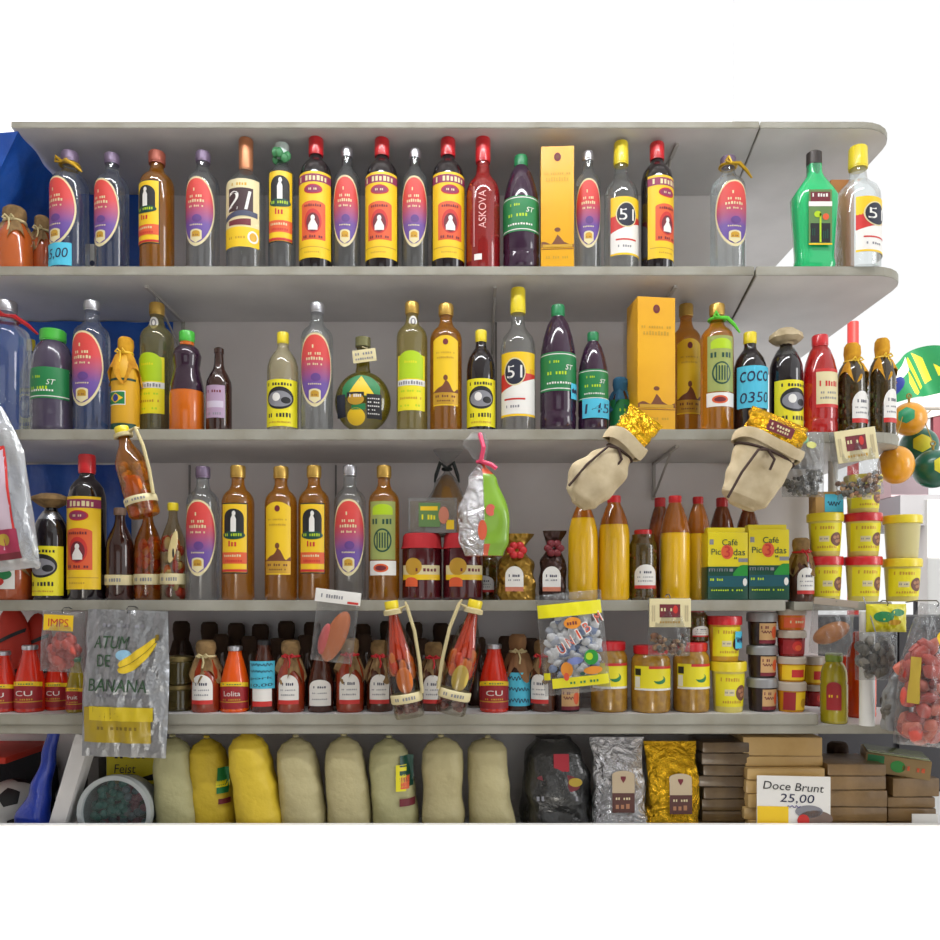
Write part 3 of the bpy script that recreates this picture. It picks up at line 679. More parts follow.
def lab_half(l): l.rect(-.040, -.008, .005, .044, mat('deep_red_print', (150, 26, 34)), 0, 8); l.rect(-.008, .040, .005, .044, yel, 0, 8); l.ell(.016, .02, .01, .01, gold_p, 1)
graylid = mat('grey_lid', (150, 150, 152), .35, .3)
clrlid = mat('frosted_lid', (176, 164, 150), .35)
cup('cup_dark', mat('dark_dessert', (46, 30, 32), .25), graylid, lab_beige); cup('cup_red', mat('red_dessert', (130, 24, 24), .25), clrlid, lab_red); cup('cup_yellow', mat('yellow_dessert', (196, 136, 24), .25), clrlid, lab_yel); cup('cup_half', mat('yellow_dessert', (196, 136, 24)), clrlid, lab_half)
cup('cup_orange', mat('orange_dessert', (206, 110, 30), .25), clrlid, lambda l: (l.rect(-.036, .036, .008, .04, orange_p, 0, 12), l.marks(0, .026, .04, .008, 6, cream_p, 1, 2)))
_first = {}
def put(kn, px, top, w, Y, z, rot, label, cat, group=None, fresh=False):
    """stand one item of a kind at a shelf height z, its width and top read off the photo"""
    if fresh: o = KIND[kn]()
    elif kn in _first:
        src, kids = _first[kn]; o = src.copy(); C.objects.link(o)
        for c in kids: copy_tree(c, o)
    else: o = KIND[kn](); _first[kn] = (o, list(o.children))
    R = W(w, Y) / 2; H = PZ(top, Y) - z
    o.location = (PX(px, Y), Y, z); o.rotation_euler = (0, 0, radians(rot)); o.scale = (R / o['R0'], R / o['R0'], H / o['H0'])
    tag(o, label, cat, group)
    return o
# ------------------------------------------------------------------ setting
wallm = mat('wall_paint', (238, 234, 234), .32, bump=('noise', 30, .12, .001), var=((228, 222, 222), 3))
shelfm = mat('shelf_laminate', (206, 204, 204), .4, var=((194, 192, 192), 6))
edgem = mat('shelf_edge_grey', (158, 156, 146), .55, var=((138, 134, 120), 9))  # edge faces get a greyer tone than the board's top and underside
shelfu = shelfm
floorm = mat('floor_tile', (206, 202, 194), .4, var=((190, 184, 174), 2))
ceilm = mat('ceiling_paint', (232, 232, 230), .8)
counterm = mat('counter_white', (244, 244, 243), .5)
def room(name, f):
    b = MB(); f(b); o = b.build(name, smooth=False); return struct(o)
room('floor', lambda b: b.box(-3, 4.5, -4.6, 4, -.05, 0, floorm))
room('wall_back', lambda b: (b.box(-3, .70, .31, .40, 1.80, 3.2, wallm), b.box(-3, .93, .31, .40, 0, 1.80, wallm)))
room('wall_left', lambda b: b.box(-3.1, -3, -4.6, .40, 0, 3.2, wallm))
room('wall_light_blocker', lambda b: (b.box(-3.1, -1.2, -4.7, -4.6, 0, 3.2, mat('blocker_grey', (150, 144, 136), .6)), b.box(1.2, 3.0, -4.7, -4.6, 0, 3.2, mat('blocker_grey', (150, 144, 136))), b.box(-1.2, 1.2, -4.7, -4.6, 2.2, 3.2, mat('blocker_grey', (150, 144, 136)))))  # unseen wall added; opening and lintel sized to limit sun and front fill
room('ceiling', lambda b: b.box(-3.1, 1.3, -4.6, .40, 3.2, 3.3, ceilm))
def lip(b):
    b.box(-1.75, 1.75, -.02, .0, .0, .9395, counterm)
    b.box(-1.75, 1.75, .0, .60, .84, .87, counterm)
room('trim_counter', lip)
ZS = {'A': 2.214, 'B': 1.841, 'C': 1.45, 'D': 1.189, 'K': .87}
def board(poly, z1, th, label, hook=None):
    bm = bmesh.new(); vs = [bm.verts.new((x, y, 0)) for x, y in poly]; f = bm.faces.new(vs)
    r = bmesh.ops.extrude_face_region(bm, geom=[f]); bmesh.ops.translate(bm, vec=(0, 0, -th), verts=[v for v in r['geom'] if isinstance(v, bmesh.types.BMVert)])
    bmesh.ops.recalc_face_normals(bm, faces=bm.faces); bmesh.ops.bevel(bm, geom=[e for e in bm.edges if abs(e.verts[0].co.z - e.verts[1].co.z) < 1e-6], offset=.0015, segments=2, affect='EDGES')
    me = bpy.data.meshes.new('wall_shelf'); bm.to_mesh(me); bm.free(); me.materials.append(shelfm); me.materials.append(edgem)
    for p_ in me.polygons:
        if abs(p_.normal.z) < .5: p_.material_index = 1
    o = bpy.data.objects.new('wall_shelf', me); C.objects.link(o); o.location = (0, 0, z1); tag(o, label, 'shelf'); return o
def rnd_corner(x1, y0, r=.06, n=6): return [(x1 - r + r * sin(pi / 2 * i / n), y0 + r - r * cos(pi / 2 * i / n)) for i in range(n + 1)]
def end_poly(xl, x1, y0, deep, xw=.705, r=.09): return [(xl, y0)] + rnd_corner(x1, y0, r) + [(x1, deep), (.705, deep), (.705, .309), (xw, .309)]
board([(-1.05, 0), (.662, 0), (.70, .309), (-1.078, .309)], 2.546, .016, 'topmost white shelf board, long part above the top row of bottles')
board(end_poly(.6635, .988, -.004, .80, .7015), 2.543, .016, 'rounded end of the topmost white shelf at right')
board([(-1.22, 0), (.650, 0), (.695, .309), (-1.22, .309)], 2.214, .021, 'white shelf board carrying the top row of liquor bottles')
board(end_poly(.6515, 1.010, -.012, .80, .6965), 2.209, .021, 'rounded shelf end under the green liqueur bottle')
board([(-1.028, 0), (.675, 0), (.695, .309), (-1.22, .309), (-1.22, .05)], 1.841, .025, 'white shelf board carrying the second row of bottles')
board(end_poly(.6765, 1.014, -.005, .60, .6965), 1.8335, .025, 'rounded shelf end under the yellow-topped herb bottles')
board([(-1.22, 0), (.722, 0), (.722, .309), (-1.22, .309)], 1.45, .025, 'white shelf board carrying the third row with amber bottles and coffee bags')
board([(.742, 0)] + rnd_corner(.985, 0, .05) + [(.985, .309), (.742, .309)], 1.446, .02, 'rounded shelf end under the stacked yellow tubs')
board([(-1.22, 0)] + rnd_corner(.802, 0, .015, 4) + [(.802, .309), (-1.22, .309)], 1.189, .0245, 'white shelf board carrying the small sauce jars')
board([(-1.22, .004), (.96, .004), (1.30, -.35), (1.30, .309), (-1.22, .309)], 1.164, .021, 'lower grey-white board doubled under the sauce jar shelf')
# wall seams, brackets
def seam(px, z0, z1):
    b = MB(); x = PX(px, .31); b.box(x - .002, x + .002, .304, .3095, z0, z1, mat('seam_grey', (140, 136, 136), .6)); return struct(b.build('trim_1', smooth=False))
seam(190, 1.47, 1.81); seam(336, 1.47, 1.81); seam(496, 1.87, 2.19); seam(628, 1.87, 2.19)
def bracket(px, z, label):
    b = MB(); x = PX(px, .0); b.box(x - .004, x + .004, .06, .306, z - .006, z, mat('bracket_grey', (176, 172, 168), .5)); b.box(x - .004, x + .004, .300, .306, z - .10, z, mat('bracket_grey', (150, 150, 152)))
    b.tube([(x, .30, z - .09), (x, .12, z - .006)], .003, mat('bracket_grey', (150, 150, 152)), 6)
    tag(b.build('shelf_bracket'), label, 'bracket')
bracket(136, 2.193, 'thin metal shelf bracket against the blue sheet, above the yellow cloth-topped bottle'); bracket(682, 2.193, 'thin metal shelf bracket behind the tall yellow carton in the second row'); bracket(496, 2.193, 'thin metal shelf bracket above the yellow-capped dark bottle in the second row'); bracket(684, 2.530, 'thin metal bracket under the topmost shelf at right'); bracket(684, 1.816, 'thin metal bracket above the yellow oil bottles')
# blue sheet draped over the left end of the shelving
bl = mat('blue_tarpaulin', (40, 96, 190), .35, bump=('noise', 14, .6, .012), var=((26, 72, 160), 5))
tb = MB()
def pl(pts, u):
    n = len(pts) - 1; k = min(n - 1, int(u * n)); t = u * n - k; a, b = pts[k], pts[k + 1]; return tuple(p + (q - p) * t for p, q in zip(a, b))
topP = [(-1.38, .06), (-1.2, .03), (-1.036, .006), (-1.046, .10), (-1.056, .2), (-1.066, .285), (-.99, .297), (-.86, .297)]
lowP = [(-1.42, .10), (-1.32, .11), (-1.25, .11), (-1.22, .17), (-1.18, .25), (-1.13, .288), (-1.0, .298), (-.86, .298)]
def tf(u, v):
    a, b = pl(topP, u), pl(lowP, u); x = a[0] + (b[0] - a[0]) * v; y = a[1] + (b[1] - a[1]) * v; z0 = 2.526 + .05 * max(0, 1 - u * 4.2); z = z0 + (2.219 - z0) * v
    fold = .010 * sin(u * 34 + v * 3) * (.3 + v) * (u < .6) ; return (x + fold, y - abs(fold) * .5, z)
tb.surf(tf, 84, 18, bl)
tag(tb.build('blue_sheet'), 'blue plastic sheet draped at the left end of the top bottle row', 'sheet')
def lowsheet(name, x0, x1, z0, z1, label):
    b = MB(); b.surf(lambda u, v: (x0 + (x1 - x0) * u, .300 + .004 * sin(u * 25) + .002 * sin(v * 9 + u * 5), z0 + (z1 - z0) * v), 36, 10, bl); tag(b.build(name), label, 'sheet')
lowsheet('blue_sheet', -1.3, -.79, 1.845, 2.19, 'blue plastic sheet on the wall behind the second row, at left')
lowsheet('blue_sheet', -1.3, -.90, 1.455, 1.81, 'dark blue sheet on the wall behind the red-capped bottle in the third row')
# posts
def post(name, px, Y, z0, z1, r, m, label, cat='post'):
    b = MB(); b.tube([(0, 0, 0), (0, 0, z1 - z0)], r, m, 16); o = b.build(name, None, (PX(px, Y), Y, z0)); tag(o, label, cat)
postm = mat('white_post_paint', (226, 226, 224), .4)
post('support_post', 867, -.005, 1.164, 1.424, .0165, postm, 'short white round post holding up the tub shelf end at right')
post('support_post', 833, .25, 1.4465, 1.808, .012, postm, 'white round post behind the yellow tubs, holding the second shelf end')
post('red_post', 853, 1.5, 0, 2.60, .022, mat('red_paint', (214, 60, 56), .5), 'thin red post far behind, above the herb bottles', 'post')
b = MB(); M = Matrix.Rotation(.29, 4, 'Y'); b.box(-.018, .018, .0, .05, 0, .275, shelfm, .002, M)
tag(b.build('support_board', None, (PX(50, .02), .015, .874), (0, .0, 0)), 'slanting white board left of the round tub, under the lowest shelf', 'board')
# ------------------------------------------------------------------ top row
A = ZS['A']; Y = .046; GA = 'liquor bottles on the top shelf'
put('amberjar', 15, 208, 33, .046, A, 0, 'amber sauce jar with frayed burlap cover at the left end of the top row', 'jar', 'sauce jars at the left end')
put('burlap_nolabel', 42, 217, 22, .09, A, 0, 'small red sauce jar with cloth cover behind the bottle with the gold ribbon', 'jar', 'sauce jars at the left end')
o = put('oval_gray', 70, 153, 36, Y, A, -22, 'clear bottle, red and purple oval label, gold ribbon on neck and blue price note', 'bottle', GA)
def ribbon(o, z=.285, m=None, r=.018, dx=1):
    t = MB(); m = m or mat('gold_ribbon', (206, 164, 40), .3, .5)
    t.tube([(r * cos(2 * pi * i / 16), r * sin(2 * pi * i / 16), z) for i in range(16)], .004, m, 6, True)
    t.tube([(0, -r, z), (dx * .016, -r - .006, z - .003), (dx * .034, -r, z - .018), (dx * .048, -r + .004, z - .036)], [.004, .005, .004, .002], m, 6)
    t.tube([(0, -r, z), (-dx * .010, -r - .008, z + .012), (-dx * .014, -r - .005, z + .002), (0, -r, z)], .0035, m, 6)
    t.build('ribbon', o)
ribbon(o); note(o, .037, .004, .062, -.032, .034, ['45,00'], 2, .003)
put('oval_gray', 112, 155, 32, Y, A, -18, 'clear bottle, red and purple oval label, grey cap, left of the brown-capped amber bottle', 'bottle', GA)
b = MB(); b.box(-.013, .013, 0, .004, 0, .095, white_p, .001); l = Lab(on_flat(0)); l.ell(.004, .048, .006, .007, mat('slate_print', (66, 72, 96)), 0); l.ell(-.002, .02, .005, .004, green_p, 0); b.add(l.mb.v, l.mb.f, mat('slate_print', (66, 72, 96)))
tag(b.build('paper_card', None, (PX(90.5, .10), .10, A)), 'small white card between the two leftmost clear bottles, top row', 'card')
put('figure_brown', 157, 153, 33, Y, A, -20, 'amber bottle with brown cap and yellow label showing a figure, top row', 'bottle', GA)
put('oval_gray', 203, 153, 32, Y, A, -6, 'clear bottle, red and purple oval label, grey cap, left of the bottle marked 21', 'bottle', GA)
put('twentyone', 246, 140, 38, Y, A, -5, 'clear bottle with copper cap and cream label marked 21', 'bottle', GA)
put('figure_clear', 282, 145, 27, .05, A, 4, 'clear bottle with green bow on top and yellow figure label', 'bottle', GA)
put('rooster', 316, 139, 33, Y, A, 0, 'dark bottle with red cap and yellow label, right beside the green-bowed bottle', 'bottle', GA)
put('oval', 347, 149, 27, .05, A, 0, 'clear bottle, red and purple oval label, between first and second red-capped dark bottles', 'bottle', GA)
put('rooster', 382, 140, 33, Y, A, -3, 'dark bottle with red cap and yellow label, second from left on the top row', 'bottle', GA)
put('oval', 415, 150, 27, .05, A, 0, 'clear bottle, red and purple oval label, between second and third red-capped dark bottles', 'bottle', GA)
put('rooster', 448, 140, 33, Y, A, 10, 'dark bottle with red cap and yellow label, left of the all-red bottle', 'bottle', GA)
put('redtall', 483, 139, 34, Y, A, 0, 'red see-through bottle with red cap and upright white lettering', 'bottle', GA)
put('grape', 521, 157, 36, Y, A, -5, 'dark purple juice bottle with green cap and green label on the top row', 'bottle')
def carton(name, px0, px1, top, Y, z, dep, label, side=None, rot=0):
    r = thing(name, (PX((px0 + px1) / 2, Y), Y, z), (0, 0, radians(rot))); w = W(px1 - px0, Y); H = PZ(top, Y) - z
    cy = mat('carton_gold', (226, 168, 28), .35, var=((218, 158, 24), 8)); b = MB(); b.box(-w / 2, w / 2, 0, dep, 0, H, cy, .0012); b.build('carton_body', r)
    l = Lab(on_flat(0)); br = mat('brown_print', (112, 62, 34)); l.ell(0, H * .91, .008, .010, maroon, 0); l.ell(0, H * .91, .004, .005, br, 1); l.marks(0, H * .775, w * .8, .006, 12, gold_p, 0, 3); l.marks(0, H * .73, w * .7, .010, 9, gold_p, 0, 4)
    xs = [-w / 2 + .001 + (w - .002) * i / 20 for i in range(21)]; l.strip(xs, _fn(H * .17), lambda x: H * (.205 + .012 * sin(x * 150) + .10 * max(0, 1 - abs(x) / .014) * .7), br, 0); l.ell(0, H * .315, .007, .005, br, 0); l.rect(-w * .45, w * .45, H * .17, H * .195, gold_p, 1, 6)
    l.rect(-w / 2 + .001, w / 2 - .001, H * .155, H * .16, br, 0, 2); l.marks(0, H * .09, w * .7, .006, 10, gold_p, 0, 5); l.build('printed_front', r); tag(r, label, 'carton', 'yellow liquor cartons')
carton('liquor_carton', 541, 574, 146, .012, A, .075, 'tall yellow liquor carton on the top row', rot=-3)
put('oval', 588, 153, 26, .05, A, -5, 'clear bottle, red and purple oval label, between yellow carton and bottle marked 51', 'bottle', GA)
put('fiftyone', 621, 143, 34, Y, A, 20, 'clear bottle with yellow cap and label marked 51, middle of the top row', 'bottle', GA)
put('rooster', 657, 144, 32, Y, A, 25, 'dark bottle with red cap and yellow label, rightmost of its kind on the top row', 'bottle', GA)
o = put('oval_gray', 728, 158, 34, .046, A, 5, 'clear bottle with oval label and gold tie, alone right of a gap, top row', 'bottle', GA); ribbon(o, .295, None, .017, 1)
A2 = 2.209
put('facet', 814, 153, 44, .02, A2, 0, 'bright green angular liqueur bottle with black cap on the shelf end', 'bottle')
put('fiftyone', 858, 148, 42, .02, A2, 35, 'clear bottle with yellow cap marked 51 at the far right shelf end', 'bottle', GA)
b = MB(); b.box(-.028, .028, -.02, .02, 0, .245, mat('brown_carton', (180, 120, 66), .6), .002); tag(b.build('brown_carton', None, (PX(839, .10), .10, A2)), 'brown carton half hidden between the green bottle and the far right bottle', 'carton')
# ------------------------------------------------------------------ second row
B = ZS['B']; Y = .046; GB = 'bottles on the second shelf'
o = put('oval_none', 6, 302, 46, .055, B, 20, 'large unlabelled clear bottle with silver cap and red ribbon, second row', 'bottle', GB)
ribbon(o, .278, ribbon_r, .02, 1)
put('syrup', 31, 340, 20, .14, B, 0, 'small dark bottle with yellow label hidden behind the green-labelled juice bottle', 'bottle')
put('juice', 53, 331, 40, .05, B, -5, 'grape juice bottle with bright green cap and green label, left side of the second row', 'bottle')
put('oval', 92, 302, 35, Y, B, -6, 'clear bottle, red and purple oval label, beside the bright green capped juice', 'bottle', GB)
put('flagcloth', 125.5, 338, 27, .045, B, -12, 'small yellow bottle wrapped in yellow cloth with a flag label', 'bottle', GB)
put('limelabel', 157, 304, 33, .09, B, -12, 'pale bottle with lime and white label, beside the flag bottle on the second row', 'bottle', GB)
put('hourglass', 187, 332, 34, .045, B, 0, 'waisted bottle, dark above and orange below, with bright green cap', 'bottle', GB)
put('brownlong', 219, 348, 25, .045, B, -5, 'brown long-necked bottle without cap, lilac label', 'bottle', GB)
put('syrup_pale', 283, 333, 31, Y, B, 0, 'small pale bottle with yellow cap and yellow label, left part of second row', 'bottle', GB)
put('oval', 317, 304, 32, Y, B, 3, 'clear bottle, red and purple oval label, beside the round flask', 'bottle', GB)
put('flask', 363, 338, 56, Y, B, 0, 'round flat flask with green, yellow and black label and a paper neck tag', 'bottle', GB)
put('limelabel', 412, 303, 31, Y, B, 0, 'pale bottle with lime and white label, right of the round flask', 'bottle', GB)
put('mountain', 446, 305, 32, Y, B, 0, 'amber bottle with tall yellow label, left of a small yellow-capped dark bottle', 'bottle', GB)
put('syrup', 481, 331, 29, Y, B, 0, 'small yellow-capped dark bottle beside the tall bottle marked 51, second row', 'bottle', GB)
put('fiftyone', 518, 289, 35, Y, B, -3, 'tall clear bottle with yellow cap marked 51 on the second row', 'bottle', GB)
o = put('grape', 558, 306, 36, Y, B, 0, 'tall purple juice bottle with green cap, right of the second-row bottle marked 51', 'bottle'); note(o, .041, .07, .105, .025, .048, ['~'], 4, .003)
o = put('grape', 593, 333, 30, Y, B, 0, 'smaller purple juice bottle with green cap and blue price note', 'bottle'); note(o, .041, .035, .09, -.035, .052, ['145'], 6, .003)
o = put('burlap_blue', 620, 378, 23, .09, B, 0, 'tiny dark jar with blue cloth cover and green label beside the tall yellow carton', 'jar')
l = Lab(on_cyl(.032, .001)); l.rect(-.036, .036, .01, .10, green_p, 0, 12); l.marks(.008, .07, .03, .008, 5, lime_p, 1, 2); l.marks(.008, .05, .03, .008, 5, white_p, 1, 3); l.build('label', o)
carton('liquor_carton', 637, 676, 297, .015, B, .08, 'tall yellow liquor carton on the second row, brown side showing', rot=7)
put('mountain', 686, 305, 30, .165, B, 0, 'amber bottle with tall yellow label, half behind the second-row yellow carton', 'bottle', GB)
o = put('greenlabel', 717, 305, 32, Y, B, 0, 'olive-labelled amber bottle with a bright green ribbon on its neck', 'bottle', GB); ribbon(o, .282, mat('bright_green_ribbon', (96, 210, 60), .5), .018, 1)
put('syrup_note', 750, 333, 32, Y, B, 0, 'dark bottle with yellow cap and large blue handwritten note', 'bottle', GB)
B2 = 1.8335
put('syrup_cloth', 786, 331, 32, .05, B2, 12, 'dark bottle with cream cloth cover and yellow label on the second shelf end', 'bottle', GB)
put('tonic', 820, 336, 33, .05, B2, 8, 'red drink bottle with red cap and cream label on the second shelf end', 'bottle')
put('herb', 852, 344, 28, .05, B2, 10, 'herb bottle with yellow cloth cover beside the red drink bottle', 'bottle', 'yellow-topped herb bottles')
put('herb', 882, 339, 25, .05, B2, 14, 'herb bottle with yellow cloth cover, the right one at the shelf tip', 'bottle', 'yellow-topped herb bottles')

b = MB(); b.box(0, .62, 0, .30, 0, 1.40, mat('dark_backing', (40, 40, 46), .5), .004)
for i in range(2): b.box(.02 + i * .30, .30 + i * .30, -.012, 0, .06, 1.36, mat('dark_backing_panel', (50, 48, 52), .45), .003)
tag(b.build('dark_backing', None, (.985, .62, 0)), 'dark cabinet added behind the goods at lower right', 'backing')  # dark backing put in to cover the bright background and red post
# ------------------------------------------------------------------ pouches and sacks
def pouch_fn(w, h, t, seed=0, amp=.004, flat=.0, wf=None, zc=.5):
    wf = wf or (lambda v: 1.0)
    def f(x, z, lift=0, side=-1):
        v = min(1, max(0, z / h)); ww = w * wf(v); u = max(-1, min(1, 2 * x / ww)) if ww > 1e-6 else 0
        th = t / 2 * max(0, 1 - u * u) ** .55 * max(0, sin(pi * min(1, v ** (math.log(.5) / math.log(zc))))) ** .6 + .0008
        k = amp * wr(u * 1.2, v * 1.6, seed) * (1 - .5 * abs(u))
        return (x, side * (th + .0) + k - (lift * .0004 + .0009 if lift is not None else 0), z)
    return f
def pouch(name, parent, f, w, h, m, wf=None, nu=26, nv=30):
    wf = wf or (lambda v: 1.0); b = MB()
    for side in (-1, 1):
        b.surf(lambda a, c: (f((a - .5) * w * wf(c), c * h, None, side)), nu, nv, m)
    return b.build(name, parent, sharp=1.2)
def sack(w, d, h, prof, m, seed=0, n=28, rings=26, wob=.03, ex=.75):
    """filled bag: prof rows (t, width, depth, centre x)"""
    b = MB(); R = []
    for i in range(rings + 1):
        t = i / rings; wf, df, cx = interp(prof, t); ring = []
        for k in range(n):
            a = 2 * pi * k / n
            q = 1 + wob * (sin(3 * a + seed + t * 5) * .6 + sin(5 * a - seed * 2 + t * 11) * .5 + sin(t * 23 + seed + a) * .45)
            x = math.copysign(abs(cos(a)) ** ex, cos(a)) * w / 2 * wf * q; y = math.copysign(abs(sin(a)) ** ex, sin(a)) * d / 2 * df * q
            ring.append((x + cx * w, y, t * h))
        R.append(ring)
    b.loft(R, m); return b
# ------------------------------------------------------------------ third row
Cz = ZS['C']; Y = .046; GC = 'bottles on the third shelf'
o = put('burlap_nolabel', 12, 540, 42, .052, Cz, 0, 'wide red-brown sauce jar under the hanging pink and green bag, third row left end', 'jar')
l = Lab(on_cyl(.032, .001)); l.rect(-.02, .02, .03, .09, white_p, 0, 8); l.ell(.004, .07, .012, .015, green_p, 1); l.ell(-.004, .05, .010, .012, red_p, 1); l.build('label', o)
put('syrup_tan', 51, 494, 33, Y, Cz, -6, 'dark bottle with tan cloth cover, yellow label and foil collar', 'bottle', GC)
put('rooster', 87, 455, 36, Y, Cz, -3, 'dark bottle with red cap and yellow label on the third row', 'bottle', GC)
def fruitbottle(nm, body, seed, top='cap', band=True, chunks=(), capm=yelcap, H=.20):
    def f():
        r = bottle('fruit_bottle', 'fruit', .034, H, body, None); rn = random.Random(seed); m = MB(); fr = rad('fruit', .034, H)
        for i in range(46):
            z = .012 + .58 * H * rn.random(); a = 2 * pi * rn.random(); rr = fr(z) * .68
            m.ell((rr * sin(a), -rr * cos(a), z), (.008 + .004 * rn.random(), .007, .009 + .005 * rn.random()), chunks[i % len(chunks)], 8, 6)
        o = m.build('fruit_filling', r); o['kind'] = 'stuff'
        if band:
            b = MB(); b.lathe([(.0350, .16 * H), (.0358, .17 * H), (.0358, .26 * H), (.0350, .27 * H)], cream_p, 30); bo = b.build('paper_band', r); l = Lab(on_cyl(.0358, .0006)); l.marks(0, .215 * H, .05, .008, 8, gray_p, 0, 3); l.build('band_print', bo)
        c = MB(); cap_shape(c, .034, H, .42, .92, capm); c.build('cap', r); return r
    KIND[nm] = f
fo = mat('fruit_orange', (214, 112, 32), .3); fr_ = mat('fruit_red', (190, 50, 28), .3); fy = mat('fruit_yellow', (214, 176, 84), .3); fc = mat('fruit_cream', (214, 196, 140), .35); fb = mat('fruit_brown', (110, 60, 30), .3)
amb2 = glass('amber_fruit_liquor', (226, 170, 80), .6, 1.12, .02, .10, (190, 110, 30)); clr2 = glass('clear_fruit_liquor', (236, 226, 200), .62, 1.12, .02)
fruitbottle('fruit_dark', mat('dark_fruit_liquor', (54, 28, 24), .1, coat=.5), 2, chunks=(fb,), capm=mat('tan_cap', (120, 96, 80), .5)); fruitbottle('fruit_mixed', amb2, 3, chunks=(fo, fr_, fo, fy)); fruitbottle('fruit_cashew', clr2, 4, chunks=(fr_, fo, fr_, fc), capm=yelcap); fruitbottle('fruit_amber', amb2, 5, chunks=(fy, fo, mat('fruit_olive', (150, 140, 60), .3), fo))
put('fruit_dark', 120, 508, 27, .05, Cz, -10, 'dark fruit liquor bottle with a white paper band, beside the red-capped yellow-label bottle', 'bottle', 'fruit bottles')
put('fruit_mixed', 148, 505, 26, .055, Cz, 0, 'bottle of orange fruit pieces with cream band, under the hanging fruit bottle', 'bottle', 'fruit bottles')
o = put('fruit_cashew', 173, 503, 24, .045, Cz, 0, 'bottle of red and cream fruit with yellow cap, third row left', 'bottle', 'fruit bottles')
m = MB(); m.ell((.012, -.0345, .108), (.011, .003, .034), fc, 12, 10, Matrix.Rotation(.3, 4, 'Y')); m.ell((.014, -.037, .095), (.003, .002, .010), blackcap, 8, 6); m.build('fruit_slice', o)
put('oval_gray', 203, 467, 32, Y, Cz, 0, 'clear bottle, red and purple oval label, first of the third-row amber group at left', 'bottle', GC)
put('figure_amber', 238, 466, 32, Y, Cz, 0, 'amber bottle with figure label, next to the left clear bottle of the third row', 'bottle', GC)
put('mountain', 281, 467, 32, Y, Cz, 0, 'amber bottle with tall yellow label, third row between two figure-label bottles', 'bottle', GC)
put('figure_amber', 314, 466, 31, Y, Cz, 3, 'amber bottle with figure label, third row beside the right clear bottle', 'bottle', GC)
put('oval', 350, 466, 32, Y, Cz, 3, 'clear bottle, red and purple oval label, white cap, above the hanging pink sweets', 'bottle', GC)
put('greenlabel', 384, 466, 31, Y, Cz, 0, 'amber bottle with green label, left of the red-covered jam jars', 'bottle', GC)
put('jellyjar', 422, 534, 40, .056, Cz, 0, 'dark jam jar with red cloth cover, left of the pair, third row', 'jar', 'dark jam jars')
put('jellyjar', 463, 534, 40, .056, Cz, 8, 'dark jam jar with red cloth cover, under the hanging green and silver bag', 'jar', 'dark jam jars')
# clear box and cellophane-wrapped sweet on the jam jars
zj = PZ(534, .056)
r = thing('sweet_box', (PX(433, .05), .045, zj)); w = W(48, .05); h = PZ(499, .05) - zj
b = MB(); b.box(-w / 2, w / 2, -.02, .03, .0, h, film('box_film', fac=.18, scale=12), .002); b.build('clear_box', r)
b = MB(); b.box(-w / 2 + .004, w / 2 - .004, -.014, .026, .002, h - .006, mat('brown_sweet', (110, 88, 58), .6), .003); b.build('sweet_filling', r)
l = Lab(on_flat(-.021)); l.rect(-.032, .018, .014, h - .012, mat('olive_print', (94, 128, 74)), 0, 6); l.rect(-.028, .012, h - .030, h - .020, yel, 1, 5); l.marks(-.008, h * .45, .034, .012, 5, lemon, 1, 2); l.ell(.026, h * .5, .012, .02, mat('pink_print', (196, 120, 96)), 1); l.rect(.032, .05, .008, .03, yel, 1, 4); l.build('label', r)
tag(r, 'clear box of sweets with green and yellow label lying on the jam jars', 'box')
r = thing('wrapped_sweet', (PX(447, .12), .12, zj)); H = PZ(448, .12) - zj
b = MB(); b.lathe([(0, 0), (.040, 0), (.043, .01), (.042, .085), (.030, .115), (.013, .145), (0, .152)], mat('caramel_sweet', (150, 104, 34), .4), 24); b.build('sweet', r)
fw = sack(.10, .085, H, [(0, 1, 1, 0), (.35, .98, .98, 0), (.6, .6, .6, 0), (.74, .14, .2, 0), (.80, .2, .25, 0), (1, .75, .5, .02)], film('thin_film', fac=.06, scale=25), 3, wob=.07); fw.build('cellophane', r)
t = MB(); t.tube([(.010 * cos(2 * pi * i / 14), .010 * sin(2 * pi * i / 14), H * .76) for i in range(14)], .004, mat('black_ribbon', (24, 34, 34), .5), 6, True)
for s in (-1, 1): t.tube([(0, -.01, H * .76), (s * .016, -.016, H * .82), (s * .026, -.014, H * .68), (s * .03, -.012, H * .60)], [.004, .006, .005, .002], mat('black_ribbon', (24, 34, 34)), 6)
t.build('ribbon_bow', r); tag(r, 'cone-shaped brown sweet in cellophane with dark bow, above the jam jars', 'sweet')
# herb jars, gift bottles
put('pepperjar', 487, 552, 24, .13, Cz, -15, 'jar of dried herbs behind the hanging green and silver bag', 'jar')
def gift(px, w, top, Y, label, foil, red, seed):
    r = thing('gift_bottle', (PX(px, Y), Y, Cz)); W_ = W(w, Y); H = PZ(top, Y) - Cz
    b = sack(W_, W_ * .8, H, [(0, .9, .9, 0), (.15, 1, 1, 0), (.55, .95, .9, 0), (.72, .55, .5, 0), (.80, .5, .4, 0), (1, .85, .55, .03)], foil, seed, wob=.09); b.build('foil_wrap', r)
    l = Lab(lambda x, z, L: (x, -W_ * .445 - L * .0005, z)); R = W_ / 2; l.arch(-.006, .02, .078, .042, .022, white_p, 0); l.rect(-.027, .015, .02, .03, mat('pink_print', (196, 120, 96)), 1, 4); l.marks(-.006, .056, .026, .006, 6, ink, 1, 2); l.marks(-.006, .046, .028, .004, 7, gray_p, 1, 3); l.build('label', r)
    t = MB()
    for k in range(6):
        a = 2 * pi * k / 6; t.ell((.014 * cos(a), -W_ * .32 - .006, H * .74 + .012 * sin(a)), (.010, .007, .009), red, 8, 6)
    t.build('ribbon_bow', r); tag(r, label, 'gift bottle')
